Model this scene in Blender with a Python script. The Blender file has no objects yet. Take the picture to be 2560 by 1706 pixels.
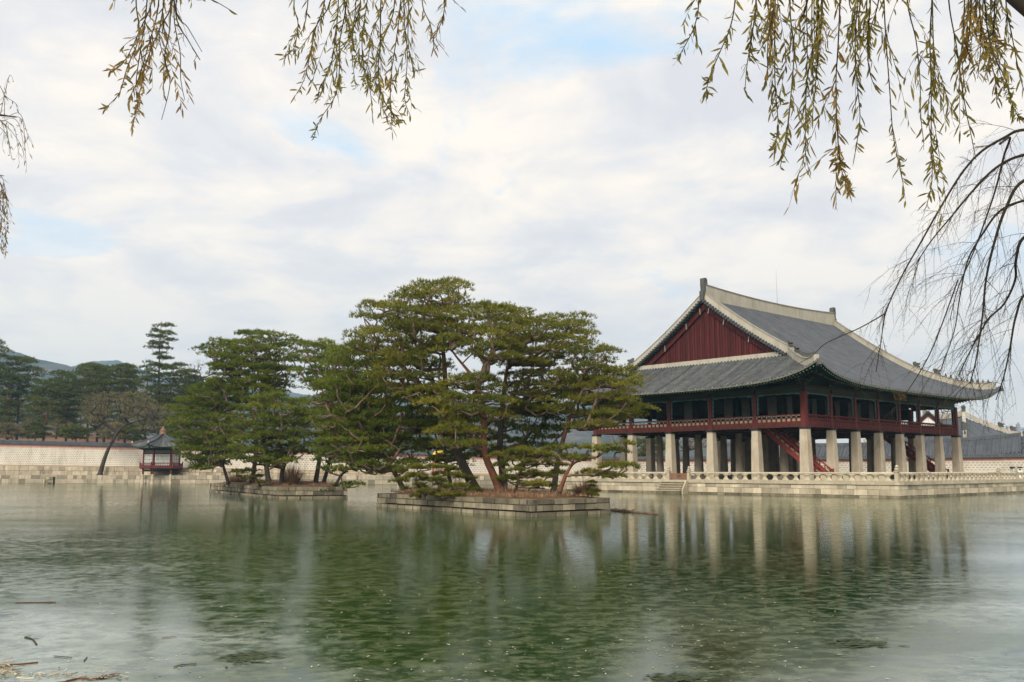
import bpy, math, random
import numpy as np
from mathutils import Vector
R = math.radians
random.seed(7); RNG = np.random.default_rng(7)
S = bpy.context.scene
# ------------------------------------------------------------------ camera, sky, sun, exposure
FPX, PITCH, EYE = 2335.234, R(7.873), 2.489          # focal length in pixels of the 2560 px wide photograph
cam = bpy.data.cameras.new("camera"); cam_o = bpy.data.objects.new("camera", cam); S.collection.objects.link(cam_o)
cam.sensor_width = 36; cam.lens = FPX / 2560 * 36; cam.clip_start = 0.1; cam.clip_end = 9000
cam_o.location = (0, 0, EYE); cam_o.rotation_euler = (R(90) + PITCH, 0, 0); S.camera = cam_o
SUN_EL, SUN_AZ = R(38), R(205)                        # azimuth clockwise from +Y: behind the camera, to its left
sun_dir = Vector((math.sin(SUN_AZ) * math.cos(SUN_EL), math.cos(SUN_AZ) * math.cos(SUN_EL), math.sin(SUN_EL)))
sl = bpy.data.lights.new("sun", 'SUN'); sl.energy = 2.7; sl.angle = R(16); sl.color = (1, .91, .78)
so = bpy.data.objects.new("sun", sl); S.collection.objects.link(so); so.rotation_euler = sun_dir.to_track_quat('Z', 'Y').to_euler()
so.location = (0, 0, 60)
W = bpy.data.worlds.new("World"); S.world = W; W.use_nodes = True
def build_world():
    nt = W.node_tree; N = nt.nodes; N.clear(); L = nt.links
    out = N.new('ShaderNodeOutputWorld'); bg = N.new('ShaderNodeBackground'); bg.inputs[1].default_value = 0.1
    L.new(bg.outputs[0], out.inputs[0])
    sky = N.new('ShaderNodeTexSky'); sky.sky_type = 'NISHITA'; sky.sun_disc = False
    sky.sun_elevation = SUN_EL; sky.sun_rotation = SUN_AZ; sky.air_density = 1.0; sky.dust_density = 1.5; sky.ozone_density = 1.5
    tc = N.new('ShaderNodeTexCoord'); sep = N.new('ShaderNodeSeparateXYZ'); L.new(tc.outputs['Generated'], sep.inputs[0])
    def math_(op, a, b=None, c=None):
        n = N.new('ShaderNodeMath'); n.operation = op
        for k, q in enumerate((a, b, c)):
            if q is None: continue
            if isinstance(q, (int, float)): n.inputs[k].default_value = q
            else: L.new(q, n.inputs[k])
        return n.outputs[0]
    z = math_('MAXIMUM', sep.outputs[2], 0.0)
    zz = math_('ADD', z, 0.22)
    comb = N.new('ShaderNodeCombineXYZ')
    L.new(math_('DIVIDE', sep.outputs[0], zz), comb.inputs[0]); L.new(math_('DIVIDE', sep.outputs[1], zz), comb.inputs[1])
    def noise(scale, detail, rough, off, dist=0.0):
        mp = N.new('ShaderNodeMapping'); L.new(comb.outputs[0], mp.inputs[0]); mp.inputs['Location'].default_value = off
        n = N.new('ShaderNodeTexNoise'); L.new(mp.outputs[0], n.inputs['Vector'])
        n.inputs['Scale'].default_value = scale; n.inputs['Detail'].default_value = detail
        n.inputs['Roughness'].default_value = rough; n.inputs['Distortion'].default_value = dist
        return n.outputs['Fac']
    def ramp(fac, stops):
        r_ = N.new('ShaderNodeValToRGB'); L.new(fac, r_.inputs[0]); e = r_.color_ramp.elements
        while len(e) > 1: e.remove(e[0])
        e[0].position, e[0].color = stops[0][0], (*stops[0][1], 1)
        for p, c in stops[1:]:
            k = e.new(p); k.color = (*c, 1)
        return r_.outputs[0]
    def mix(f, a, b, mode='MIX'):
        m = N.new('ShaderNodeMix'); m.data_type = 'RGBA'; m.blend_type = mode
        if isinstance(f, (int, float)): m.inputs[0].default_value = f
        else: L.new(f, m.inputs[0])
        for q, k in ((a, 6), (b, 7)):
            if isinstance(q, tuple): m.inputs[k].default_value = (*q, 1)
            else: L.new(q, m.inputs[k])
        return m.outputs[2]
    cover = noise(1.5, 7, .55, (3.1, 1.7, 0), .35)
    shade = noise(3.1, 7, .56, (8.3, 2.2, 4), .3)
    # cloud colours as radiance / background strength
    cloud = ramp(shade, [(.33, (6.55, 6.5, 6.75)), (.44, (7.45, 7.25, 7.2)), (.51, (8.5, 7.9, 7.35)), (.60, (9.6, 8.7, 7.6))])
    grey = ramp(z, [(0.0, (7.2, 6.6, 5.6)), (.10, (7.2, 6.75, 6.1)), (.24, (7.3, 7.05, 6.8)), (.45, (8.0, 7.9, 7.9))])
    cloud = mix(ramp(z, [(0.02, (.12,) * 3), (.24, (.9,) * 3)]), grey, cloud)
    blue = mix(.82, sky.outputs[0], (5.3, 7.6, 9.6))
    clear = ramp(cover, [(.325, (0,) * 3), (.425, (1,) * 3)])
    veil = ramp(z, [(.14, (1,) * 3), (.34, (0,) * 3)])
    dens = mix(1.0, clear, veil, 'LIGHTEN')
    col = mix(dens, blue, cloud)
    # the cloud deck is brighter round the hidden sun
    dt = N.new('ShaderNodeVectorMath'); dt.operation = 'DOT_PRODUCT'; L.new(tc.outputs['Generated'], dt.inputs[0]); dt.inputs[1].default_value = sun_dir
    glow = math_('MULTIPLY', math_('POWER', math_('MAXIMUM', dt.outputs['Value'], 0.0), 3.0), 1.3)
    gl = math_('ADD', glow, 1.0); cg = N.new('ShaderNodeCombineXYZ')
    for k in range(3): L.new(gl, cg.inputs[k])
    col = mix(1.0, col, cg.outputs[0], 'MULTIPLY')
    L.new(col, bg.inputs[0])
build_world()
S.view_settings.view_transform = 'Standard'; S.view_settings.look = 'None'; S.view_settings.exposure = 0.28; S.view_settings.gamma = 1.0
S.view_settings.use_curve_mapping = False
S.cycles.max_bounces = 8; S.cycles.diffuse_bounces = 3; S.cycles.glossy_bounces = 3; S.cycles.transparent_max_bounces = 8
S.cycles.volume_bounces = 1; S.cycles.caustics_reflective = False; S.cycles.caustics_refractive = False

# ------------------------------------------------------------------ helpers
def ray(px, py):
    u = -(py - 853) / FPX
    return np.array([(px - 1280) / FPX, math.cos(PITCH) - u * math.sin(PITCH), math.sin(PITCH) + u * math.cos(PITCH)])
def at(px, py, Y):                                   # the point that stands Y metres away where the photograph shows (px, py)
    d = ray(px, py); return np.array([0, 0, EYE]) + d * (Y / d[1])
def at_z(px, py, z):
    d = ray(px, py); return np.array([0, 0, EYE]) + d * ((z - EYE) / d[2])

class MB:
    """collects shapes and links them as one mesh object"""
    def __init__(s): s.v, s.f, s.m, s.t, s.w = [], [], [], [], []
    def add(s, v, f, mi=0, tone=.5, w=None):
        b = len(s.v); s.v += [tuple(map(float, q)) for q in v]
        s.f += [tuple(b + k for k in q) for q in f]; s.m += [mi] * len(f); s.t += [tone] * len(f)
        s.w += [tuple(q) for q in w] if w is not None else [(0., 0., 0.)] * len(v)
    def box(s, c, size, rz=0.0, mi=0, tone=.5, top=1.0):
        x, y, z = (q / 2 for q in size); cs, sn = math.cos(rz), math.sin(rz); v = []
        for dz in (-z, z):
            k = top if dz > 0 else 1.0
            for dx, dy in ((-x, -y), (x, -y), (x, y), (-x, y)):
                v.append((c[0] + cs * dx * k - sn * dy * k, c[1] + sn * dx * k + cs * dy * k, c[2] + dz))
        s.add(v, BOXF, mi, tone)
    def span(s, x0, x1, y0, y1, z0, z1, mi=0, tone=.5): s.box(((x0+x1)/2, (y0+y1)/2, (z0+z1)/2), (abs(x1-x0), abs(y1-y0), abs(z1-z0)), 0, mi, tone)
    def beam(s, p, q, w, h, mi=0, tone=.5, up=(0, 0, 1)):
        p, q = Vector(p), Vector(q); d = (q - p).normalized(); u = Vector(up); sd = d.cross(u)
        if sd.length < 1e-4: sd = d.cross(Vector((0, 1, 0)))
        sd.normalize(); u = sd.cross(d).normalized(); v = []
        for e in (p, q):
            for a, b in ((-1, -1), (1, -1), (1, 1), (-1, 1)): v.append(e + sd * (a * w / 2) + u * (b * h / 2))
        s.add(v, BOXF, mi, tone)
    def tube(s, pts, rad, n=6, mi=0, tone=.5, cap=True):
        P = [Vector(q) for q in pts]; k = len(P); v, f = [], []
        if not hasattr(rad, '__len__'): rad = [rad] * k
        prev = None
        for i in range(k):
            d = (P[min(i+1, k-1)] - P[max(i-1, 0)])
            if d.length < 1e-9: d = Vector((0, 0, 1))
            d.normalize()
            if prev is None: a = d.orthogonal().normalized()
            else:
                a = prev - d * prev.dot(d)
                a = a.normalized() if a.length > 1e-5 else d.orthogonal().normalized()
            prev = a; b = d.cross(a)
            for j in range(n):
                t = 2 * math.pi * j / n; v.append(P[i] + (a * math.cos(t) + b * math.sin(t)) * rad[i])
        for i in range(k - 1):
            for j in range(n): f.append((i*n+j, i*n+(j+1) % n, (i+1)*n+(j+1) % n, (i+1)*n+j))
        if cap: f.append(tuple(range(n-1, -1, -1))); f.append(tuple((k-1)*n + j for j in range(n)))
        s.add(v, f, mi, tone)
    def lathe(s, prof, c=(0, 0, 0), n=10, mi=0, tone=.5, sy=1.0, rz=0.0, rot0=0.0):
        v, f = [], []; cs, sn = math.cos(rz), math.sin(rz)
        for r_, z in prof:
            for j in range(n):
                t = rot0 + 2 * math.pi * j / n; x, y = r_ * math.cos(t), r_ * math.sin(t) * sy
                v.append((c[0] + cs*x - sn*y, c[1] + sn*x + cs*y, c[2] + z))
        k = len(prof)
        for i in range(k - 1):
            for j in range(n): f.append((i*n+j, i*n+(j+1) % n, (i+1)*n+(j+1) % n, (i+1)*n+j))
        f.append(tuple(range(n-1, -1, -1))); f.append(tuple((k-1)*n + j for j in range(n)))
        s.add(v, f, mi, tone)
    def prism(s, poly, a, b, axis, mi=0, tone=.5):   # polygon in the two other axes, extruded along axis from a to b
        def P(q, e):
            return {'x': (e, q[0], q[1]), 'y': (q[0], e, q[1]), 'z': (q[0], q[1], e)}[axis]
        n = len(poly); v = [P(q, a) for q in poly] + [P(q, b) for q in poly]
        f = [tuple(range(n-1, -1, -1)), tuple(range(n, 2*n))] + [(j, (j+1) % n, n+(j+1) % n, n+j) for j in range(n)]
        s.add(v, f, mi, tone)
    def build(s, name, mats, parent=None, smooth=False, fix=True):
        me = bpy.data.meshes.new(name); me.from_pydata(s.v, [], s.f)
        if not isinstance(mats, (list, tuple)): mats = [mats]
        for m in mats: me.materials.append(m)
        me.polygons.foreach_set('material_index', s.m)
        a = me.attributes.new('tone', 'FLOAT', 'FACE'); a.data.foreach_set('value', s.t)
        a = me.attributes.new('wuv', 'FLOAT_VECTOR', 'POINT'); a.data.foreach_set('vector', [c for q in s.w for c in q])
        if smooth: me.polygons.foreach_set('use_smooth', [True] * len(s.f))
        if fix: fix_normals(me)
        me.update(); return link(name, me, parent)
BOXF = [(3, 2, 1, 0), (4, 5, 6, 7), (0, 1, 5, 4), (1, 2, 6, 5), (2, 3, 7, 6), (3, 0, 4, 7)]
import bmesh
def fix_normals(me):
    bm = bmesh.new(); bm.from_mesh(me); bmesh.ops.recalc_face_normals(bm, faces=bm.faces); bm.to_mesh(me); bm.free()
def link(name, me, parent=None):
    o = bpy.data.objects.new(name, me); S.collection.objects.link(o)
    if parent is not None: o.parent = parent
    return o
def tag(o, label=None, cat=None, group=None, kind=None):
    if label: o['label'] = label
    if cat: o['category'] = cat
    if group: o['group'] = group
    if kind: o['kind'] = kind
    return o
def thing(name, label, cat, loc=(0, 0, 0), rz=0.0, group=None):
    o = bpy.data.objects.new(name, None); S.collection.objects.link(o); o.location = loc; o.rotation_euler = (0, 0, rz); o.empty_display_size = .3
    return tag(o, label, cat, group)
def arr_mesh(name, V, F, mats, parent=None, tone=None, mi=None):    # big triangle meshes from arrays
    me = bpy.data.meshes.new(name); V = np.asarray(V, np.float32); F = np.asarray(F, np.int32); k = F.shape[1]
    me.vertices.add(len(V)); me.vertices.foreach_set('co', V.ravel())
    me.loops.add(F.size); me.loops.foreach_set('vertex_index', F.ravel())
    me.polygons.add(len(F)); me.polygons.foreach_set('loop_start', np.arange(0, F.size, k, dtype=np.int32))
    me.polygons.foreach_set('loop_total', np.full(len(F), k, dtype=np.int32))
    if not isinstance(mats, (list, tuple)): mats = [mats]
    for m in mats: me.materials.append(m)
    if mi is not None: me.polygons.foreach_set('material_index', np.asarray(mi, np.int32))
    if tone is not None:
        a = me.attributes.new('tone', 'FLOAT', 'FACE'); a.data.foreach_set('value', np.asarray(tone, np.float32))
    me.update(calc_edges=True); me.validate(); return link(name, me, parent)

# ------------------------------------------------------------------ materials
def new_mat(name):
    m = bpy.data.materials.new(name); m.use_nodes = True; nt = m.node_tree; nt.nodes.clear()
    out = nt.nodes.new('ShaderNodeOutputMaterial'); p = nt.nodes.new('ShaderNodeBsdfPrincipled'); nt.links.new(p.outputs[0], out.inputs[0])
    return m, nt, p, out
def nz(nt, scale, detail=4, rough=.55, stretch=None, src='World', dist=0.0, off=None):
    v = nt.nodes.new('ShaderNodeNewGeometry').outputs['Position'] if src == 'World' else nt.nodes.new('ShaderNodeTexCoord').outputs[src]
    if stretch or off:
        mp = nt.nodes.new('ShaderNodeMapping'); nt.links.new(v, mp.inputs[0]); v = mp.outputs[0]
        if stretch: mp.inputs['Scale'].default_value = stretch
        if off: mp.inputs['Location'].default_value = off
    n = nt.nodes.new('ShaderNodeTexNoise'); nt.links.new(v, n.inputs['Vector'])
    n.inputs['Scale'].default_value = scale; n.inputs['Detail'].default_value = detail; n.inputs['Roughness'].default_value = rough
    n.inputs['Distortion'].default_value = dist
    return n.outputs['Fac']
def rmp(nt, fac, stops):
    r_ = nt.nodes.new('ShaderNodeValToRGB'); nt.links.new(fac, r_.inputs[0]); e = r_.color_ramp.elements
    while len(e) > 1: e.remove(e[0])
    e[0].position, e[0].color = stops[0][0], (*stops[0][1], 1)
    for p, c in stops[1:]:
        k = e.new(p); k.color = (*c, 1)
    return r_.outputs[0]
def mx(nt, f, a, b, mode='MIX'):
    m = nt.nodes.new('ShaderNodeMix'); m.data_type = 'RGBA'; m.blend_type = mode
    if isinstance(f, (int, float)): m.inputs[0].default_value = f
    else: nt.links.new(f, m.inputs[0])
    for q, k in ((a, 6), (b, 7)):
        if isinstance(q, tuple): m.inputs[k].default_value = (*q, 1)
        else: nt.links.new(q, m.inputs[k])
    return m.outputs[2]
def attr(nt, name, out='Fac'):
    a = nt.nodes.new('ShaderNodeAttribute'); a.attribute_name = name; return a.outputs[out]
def mt(nt, op, a, b=None):
    n = nt.nodes.new('ShaderNodeMath'); n.operation = op
    for k, q in enumerate((a, b)):
        if q is None: continue
        if isinstance(q, (int, float)): n.inputs[k].default_value = q
        else: nt.links.new(q, n.inputs[k])
    return n.outputs[0]
def bump(nt, p, h, strength, dist=.02):
    b = nt.nodes.new('ShaderNodeBump'); b.inputs['Strength'].default_value = strength; b.inputs['Distance'].default_value = dist
    nt.links.new(h, b.inputs['Height']); nt.links.new(b.outputs[0], p.inputs['Normal'])
def sc(c, k): return tuple(q * k for q in c)
def mat(name, c1, c2=None, scale=3.0, rough=.8, spec=.3, bmp=0.0, bdist=.02, stretch=None, tone=0.0, dirt=0.0, dirtc=(.04, .04, .035), detail=5):
    """two colours mixed by noise; tone = how much each piece's own shade varies; dirt = stains running down"""
    m, nt, p, out = new_mat(name); f = nz(nt, scale, detail, .6, stretch)
    col = rmp(nt, f, [(.3, c1), (.7, c2 or c1)])
    if tone:
        g = rmp(nt, attr(nt, 'tone'), [(0, (1 - tone,) * 3), (1, (1 + tone,) * 3)]); col = mx(nt, 1.0, col, g, 'MULTIPLY')
    if dirt:
        d = nz(nt, 1.6, 6, .65, (1, 1, .22)); dm = rmp(nt, d, [(.5, (0,) * 3), (.72, (dirt,) * 3)])
        col = mx(nt, dm, col, dirtc)
    nt.links.new(col, p.inputs['Base Color']); p.inputs['Roughness'].default_value = rough; p.inputs['Specular IOR Level'].default_value = spec
    if bmp: bump(nt, p, nz(nt, scale * 3, 6, .65, stretch), bmp, bdist)
    return m
M = {}
M['stone'] = mat('pale_granite', (.36, .31, .22), (.49, .425, .31), 1.3, .85, .2, .4, .02, tone=.42, dirt=.45, dirtc=(.14, .12, .085))
M['stone_dark'] = mat('weathered_granite', (.125, .108, .072), (.26, .225, .155), 1.2, .88, .2, .5, .03, tone=.6, dirt=.8, dirtc=(.045, .045, .036))
M['quay'] = mat('quay_granite', (.25, .215, .155), (.37, .325, .245), .8, .88, .2, .4, .02, tone=.45, dirt=.5, dirtc=(.11, .10, .065))
M['joint'] = mat('dark_joint', (.05, .045, .035), (.09, .08, .06), 3, .95, .1)
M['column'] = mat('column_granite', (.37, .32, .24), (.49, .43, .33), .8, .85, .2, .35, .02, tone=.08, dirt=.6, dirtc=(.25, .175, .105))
M['rail'] = mat('carved_granite', (.35, .305, .22), (.47, .42, .31), 1.4, .85, .2, .3, .02, tone=.22, dirt=.45, dirtc=(.30, .23, .13))
M['red'] = mat('red_paint', (.085, .014, .012), (.125, .021, .018), 2.2, .7, .3, .15, .01, stretch=(1, 1, .2), tone=.22)
M['red_board'] = mat('red_boards', (.038, .007, .007), (.078, .0135, .013), 2.6, .78, .2, .2, .01, stretch=(1, 1, .12), tone=.35)
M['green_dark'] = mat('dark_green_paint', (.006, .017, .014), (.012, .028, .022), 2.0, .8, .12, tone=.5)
M['beam_green'] = mat('painted_beam', (.022, .032, .022), (.045, .042, .024), 1.6, .75, .25, stretch=(.4, .4, 1), tone=.4)
M['teal'] = mat('teal_trim', (.03, .19, .165), (.09, .10, .15), 1.3, .7, .3, tone=.2)
M['end_teal'] = mat('rafter_end_paint', (.10, .22, .16), (.16, .26, .17), 3, .7, .3, tone=.4)
M['end_ochre'] = mat('rafter_end_ochre', (.14, .11, .055), (.22, .16, .08), 3, .7, .3, tone=.4)
M['collar'] = mat('dark_collar', (.012, .018, .022), (.02, .028, .032), 3, .7, .3)
M['red_stair'] = mat('lit_stair_red', (.17, .026, .020), (.22, .036, .028), 2.2, .7, .3, tone=.2)  # the red paint brightened: light falling on the stairs is put into the colour
M['panel'] = mat('grey_panel', (.085, .086, .072), (.13, .13, .11), .9, .8, .2)
M['beige'] = mat('beige_panel', (.27, .205, .135), (.35, .275, .185), 2, .8, .2, tone=.2)
M['lotus'] = mat('rail_lotus', (.19, .18, .15), (.29, .275, .23), 4, .7, .2)
M['floorwood'] = mat('underfloor', (.05, .02, .015), (.075, .03, .022), 2, .85, .2)
M['plaster'] = mat('ridge_plaster', (.30, .28, .225), (.41, .38, .305), .7, .85, .2, .3, .02, stretch=(1, 1, .5), dirt=.62, dirtc=(.19, .18, .155))
M['cap'] = mat('ridge_cap_tile', (.16, .15, .12), (.24, .22, .18), 2, .85, .2)
M['tile'] = mat('roof_tile', (.048, .054, .063), (.078, .085, .095), .9, .66, .28, .25, .02, tone=.16)
M['tile_old'] = mat('weathered_roof_tile', (.045, .053, .060), (.115, .117, .110), 1.5, .7, .25, .3, .02, tone=.45)
M['tile_end'] = mat('eave_tile_end', (.11, .12, .11), (.20, .19, .15), 4, .7, .3, tone=.4)
M['clay'] = mat('dark_clay', (.05, .055, .052), (.09, .09, .08), 3, .8, .25, .3)
M['gold'] = mat('gold_paint', (.55, .30, .05), (.62, .36, .07), 3, .5, .4)
M['metal'] = mat('grey_metal', (.25, .25, .25), (.3, .3, .3), 3, .4, .5)
M['gatewood'] = mat('brown_gate_wood', (.17, .085, .05), (.24, .13, .08), 2, .8, .2, .1)
M['litter'] = mat('pine_litter', (.07, .044, .026), (.15, .095, .055), 1.6, .95, .1, .6, .05)
M['ground'] = mat('dry_ground', (.22, .155, .09), (.30, .225, .145), .5, .95, .1, .4, .05)
M['leafground'] = mat('leaf_covered_slope', (.12, .065, .042), (.20, .115, .075), .3, .95, .1, .6, .2)
M['column_inner'] = mat('shaded_column_granite', (.15, .128, .10), (.25, .22, .17), .8, .9, .15, .35, .02, dirt=.5)  # column granite darkened: the dim light under the floor is painted in
M['paving'] = mat('platform_paving', (.24, .21, .16), (.31, .27, .21), 1.0, .9, .2, .2)
M['bark_red'] = mat('red_pine_bark', (.095, .036, .022), (.17, .075, .047), 3.5, .9, .15, .9, .03, stretch=(1, 1, .35))
M['bark_dark'] = mat('dark_bark', (.030, .025, .020), (.065, .054, .042), 3.5, .92, .15, .9, .03, stretch=(1, 1, .35))
M['limb'] = mat('grey_brown_limb', (.085, .055, .038), (.20, .145, .105), 3.0, .9, .15, .4, .02)
M['twig'] = mat('dark_twig', (.030, .026, .018), (.05, .04, .026), 5, .9, .15)
M['white'] = mat('white_paper', (.62, .63, .58), (.72, .72, .68), 1.5, .8, .2)
M['concrete'] = mat('pale_concrete', (.42, .43, .44), (.5, .51, .52), .2, .85, .2)
M['glassblue'] = mat('window_band', (.17, .20, .25), (.24, .27, .32), .4, .3, .5)
M['yellow'] = mat('yellow_canvas', (.62, .40, .06), (.7, .47, .09), 3, .8, .2)
M['brightred'] = mat('bright_red_post', (.35, .05, .035), (.42, .07, .05), 3, .7, .2)
M['drygrass'] = mat('dry_grass', (.15, .085, .05), (.27, .17, .10), 1.2, .9, .1, tone=.4)
def leaf_mat(name, c1, c2, trans=.35, rough=.6, spec=.2):
    m, nt, p, out = new_mat(name)
    col = rmp(nt, attr(nt, 'tone'), [(0, c1), (1, c2)])
    v = rmp(nt, nz(nt, .9, 3), [(.3, (.8,) * 3), (.7, (1.18,) * 3)]); col = mx(nt, 1.0, col, v, 'MULTIPLY')
    nt.links.new(col, p.inputs['Base Color']); p.inputs['Roughness'].default_value = rough; p.inputs['Specular IOR Level'].default_value = spec
    tr = nt.nodes.new('ShaderNodeBsdfTranslucent'); nt.links.new(col, tr.inputs[0])
    ms = nt.nodes.new('ShaderNodeMixShader'); ms.inputs[0].default_value = trans
    nt.links.new(p.outputs[0], ms.inputs[1]); nt.links.new(tr.outputs[0], ms.inputs[2]); nt.links.new(ms.outputs[0], out.inputs[0])
    return m
M['needle'] = leaf_mat('pine_needles', (.070, .094, .011), (.255, .235, .032), .34)
M['needle_deep'] = leaf_mat('deep_green_pine_needles', (.052, .092, .010), (.205, .225, .028), .34)
M['needle_far'] = leaf_mat('far_pine_needles', (.036, .066, .014), (.125, .145, .030), .28)
M['olive'] = leaf_mat('olive_winter_twigs', (.12, .105, .05), (.235, .20, .10), .2)
M['brownleaf'] = leaf_mat('brown_winter_twigs', (.16, .105, .075), (.26, .185, .14), .2)
M['willow_leaf'] = leaf_mat('willow_leaf', (.115, .11, .02), (.28, .225, .045), .45)
M['willow_brown'] = leaf_mat('browning_willow_leaf', (.16, .115, .026), (.33, .215, .055), .40)
M['fleck'] = leaf_mat('floating_leaf', (.20, .15, .07), (.60, .56, .44), .0)

def brick_mat(name, mortar, brick, w=.52, h=.27, msize=.07):
    m, nt, p, out = new_mat(name); b = nt.nodes.new('ShaderNodeTexBrick')
    nt.links.new(attr(nt, 'wuv', 'Vector'), b.inputs['Vector'])
    b.inputs['Color1'].default_value = (*brick, 1); b.inputs['Color2'].default_value = (*sc(brick, 1.25), 1); b.inputs['Mortar'].default_value = (*mortar, 1)
    b.inputs['Scale'].default_value = 1.0; b.inputs['Brick Width'].default_value = w; b.inputs['Row Height'].default_value = h
    b.inputs['Mortar Size'].default_value = msize; b.inputs['Mortar Smooth'].default_value = .25; b.inputs['Bias'].default_value = -.2
    v = mx(nt, 1.0, rmp(nt, nz(nt, .35, 5), [(.3, (.86,) * 3), (.7, (1.08,) * 3)]), rmp(nt, nz(nt, .9, 6, .7, (1, 1, .3)), [(.5, (1,) * 3), (.72, (.68, .66, .60))]), 'MULTIPLY')
    nt.links.new(mx(nt, 1.0, b.outputs['Color'], v, 'MULTIPLY'), p.inputs['Base Color']); p.inputs['Roughness'].default_value = .9; p.inputs['Specular IOR Level'].default_value = .15
    return m
M['wall'] = brick_mat('patterned_palace_wall', (.50, .475, .41), (.26, .24, .20), .58, .37, .125)
M['wall_pink'] = brick_mat('pink_brick_band', (.52, .40, .33), (.38, .19, .145), .55, .2, .028)

def water_mat():
    m, nt, p, out = new_mat('icy_pond_water')
    tc = nt.nodes.new('ShaderNodeTexCoord')
    # sheets of thin ice: smooth open water round the islands and platform, matt film elsewhere
    big = nz(nt, .055, 5, .6, None, 'Object', .4, (4.0, 1.5, 0))
    streak = nz(nt, 3.0, 9, .78, (.85, 1.0, 1), 'Object', .3)
    fine = nz(nt, 7.5, 6, .75, (.9, 1.0, 1), 'Object', .3)
    ice = mt(nt, 'ADD', mt(nt, 'MULTIPLY', big, .22), mt(nt, 'MULTIPLY', streak, .78))
    ice = mt(nt, 'ADD', mt(nt, 'MULTIPLY', ice, .8), mt(nt, 'MULTIPLY', fine, .2))
    film = rmp(nt, ice, [(.48, (0,) * 3), (.545, (1,) * 3)])
    col = mx(nt, film, (.006, .027, .002), (.062, .086, .030))
    col = mx(nt, rmp(nt, fine, [(.60, (0,) * 3), (.70, (.55,) * 3)]), col, (.16, .18, .13))
    # pale sheets by the near bank at either side: frosted ice plus painted sky reflection
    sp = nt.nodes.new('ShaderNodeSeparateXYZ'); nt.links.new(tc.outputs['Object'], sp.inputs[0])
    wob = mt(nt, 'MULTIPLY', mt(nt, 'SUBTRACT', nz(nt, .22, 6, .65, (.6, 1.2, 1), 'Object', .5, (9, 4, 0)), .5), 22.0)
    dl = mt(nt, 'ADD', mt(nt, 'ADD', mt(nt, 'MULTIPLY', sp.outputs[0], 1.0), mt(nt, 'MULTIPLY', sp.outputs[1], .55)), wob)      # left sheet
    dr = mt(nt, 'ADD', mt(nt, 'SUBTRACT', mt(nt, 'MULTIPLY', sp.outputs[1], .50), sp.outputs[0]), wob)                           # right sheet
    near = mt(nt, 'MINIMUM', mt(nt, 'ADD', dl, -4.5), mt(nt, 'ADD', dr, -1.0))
    frost_sky = rmp(nt, mt(nt, 'ADD', mt(nt, 'MULTIPLY', near, -.10), .30), [(.25, (0,) * 3), (.8, (1,) * 3)])
    frost_sky = mx(nt, 1.0, frost_sky, rmp(nt, streak, [(.40, (.15,) * 3), (.54, (1,) * 3)]), 'MULTIPLY')
    col = mx(nt, frost_sky, col, (.24, .275, .235))
    nt.links.new(col, p.inputs['Base Color'])
    nt.links.new(rmp(nt, ice, [(.46, (.06,) * 3), (.55, (.18,) * 3)]), p.inputs['Roughness'])
    p.inputs['IOR'].default_value = 1.33; p.inputs['Specular IOR Level'].default_value = .5
    h = mt(nt, 'ADD', mt(nt, 'MULTIPLY', streak, .6), mt(nt, 'MULTIPLY', fine, .5))
    bump(nt, p, h, .05, .03)
    return m
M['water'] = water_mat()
def hill_mat():
    m, nt, p, out = new_mat('wooded_hillside')
    a = nz(nt, .05, 6, .7); b = nz(nt, .012, 4, .6)
    c = mx(nt, rmp(nt, b, [(.4, (0,) * 3), (.62, (1,) * 3)]), rmp(nt, a, [(.35, (.013, .026, .020)), (.65, (.038, .060, .040))]), rmp(nt, a, [(.35, (.06, .05, .04)), (.65, (.12, .10, .08))]))
    nt.links.new(c, p.inputs['Base Color']); p.inputs['Roughness'].default_value = .95; p.inputs['Specular IOR Level'].default_value = .05
    bump(nt, p, a, 1.0, 8.0); return m
M['hill'] = hill_mat()

# ------------------------------------------------------------------ stone block walls
def blocks(mb, p0, p1, z0, z1, rows, bw=(.55, 1.1), thick=.3, gap=.02, jit=.02, mi=0, seed=1, back=1):
    """courses of cut stone between two plan points; outward side is to the right of p0->p1"""
    rg = random.Random(seed); p0, p1 = np.array(p0[:2], float), np.array(p1[:2], float); L = np.linalg.norm(p1 - p0); d = (p1 - p0) / L; n = np.array([d[1], -d[0]])
    rz = math.atan2(d[1], d[0]); zs = [z0]
    hts = rows if hasattr(rows, '__len__') else [1] * rows
    for h in hts: zs.append(zs[-1] + (z1 - z0) * h / sum(hts))
    for k in range(len(hts)):
        s = -rg.random() * bw[0] * .6
        while s < L:
            w = rg.uniform(*bw); a, b = max(0, s), min(L, s + w); s += w
            if b - a < .12: continue
            q = rg.uniform(-jit, jit); c = p0 + d * ((a + b) / 2) - n * (thick / 2 - q)
            g = gap * rg.uniform(.6, 1.5)
            mb.box((c[0], c[1], (zs[k] + zs[k+1]) / 2), (b - a - g, thick, zs[k+1] - zs[k] - g), rz, mi, min(1, max(0, rg.gauss(.5, .24))))
    c = (p0 + p1) / 2 - n * (thick / 2 + .05)
    mb.box((c[0], c[1], (z0 + z1) / 2 - .01), (L - .03, thick, z1 - z0 - .04), rz, back, .5)
# ================================================================== THE SETTING
def grid(name, xs, ys, zf, m, kind='structure', smooth=True):
    nx, ny = len(xs), len(ys); V = [(x, y, zf(x, y)) for y in ys for x in xs]
    F = [(j*nx+i, j*nx+i+1, (j+1)*nx+i+1, (j+1)*nx+i) for j in range(ny-1) for i in range(nx-1)]
    o = arr_mesh(name, V, F, m); o['kind'] = kind
    if smooth: o.data.polygons.foreach_set('use_smooth', [True] * len(F))
    return o
water = grid('water', np.linspace(-420, 420, 22), np.linspace(-60, 330, 20), lambda x, y: 0.0, M['water'])
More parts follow.
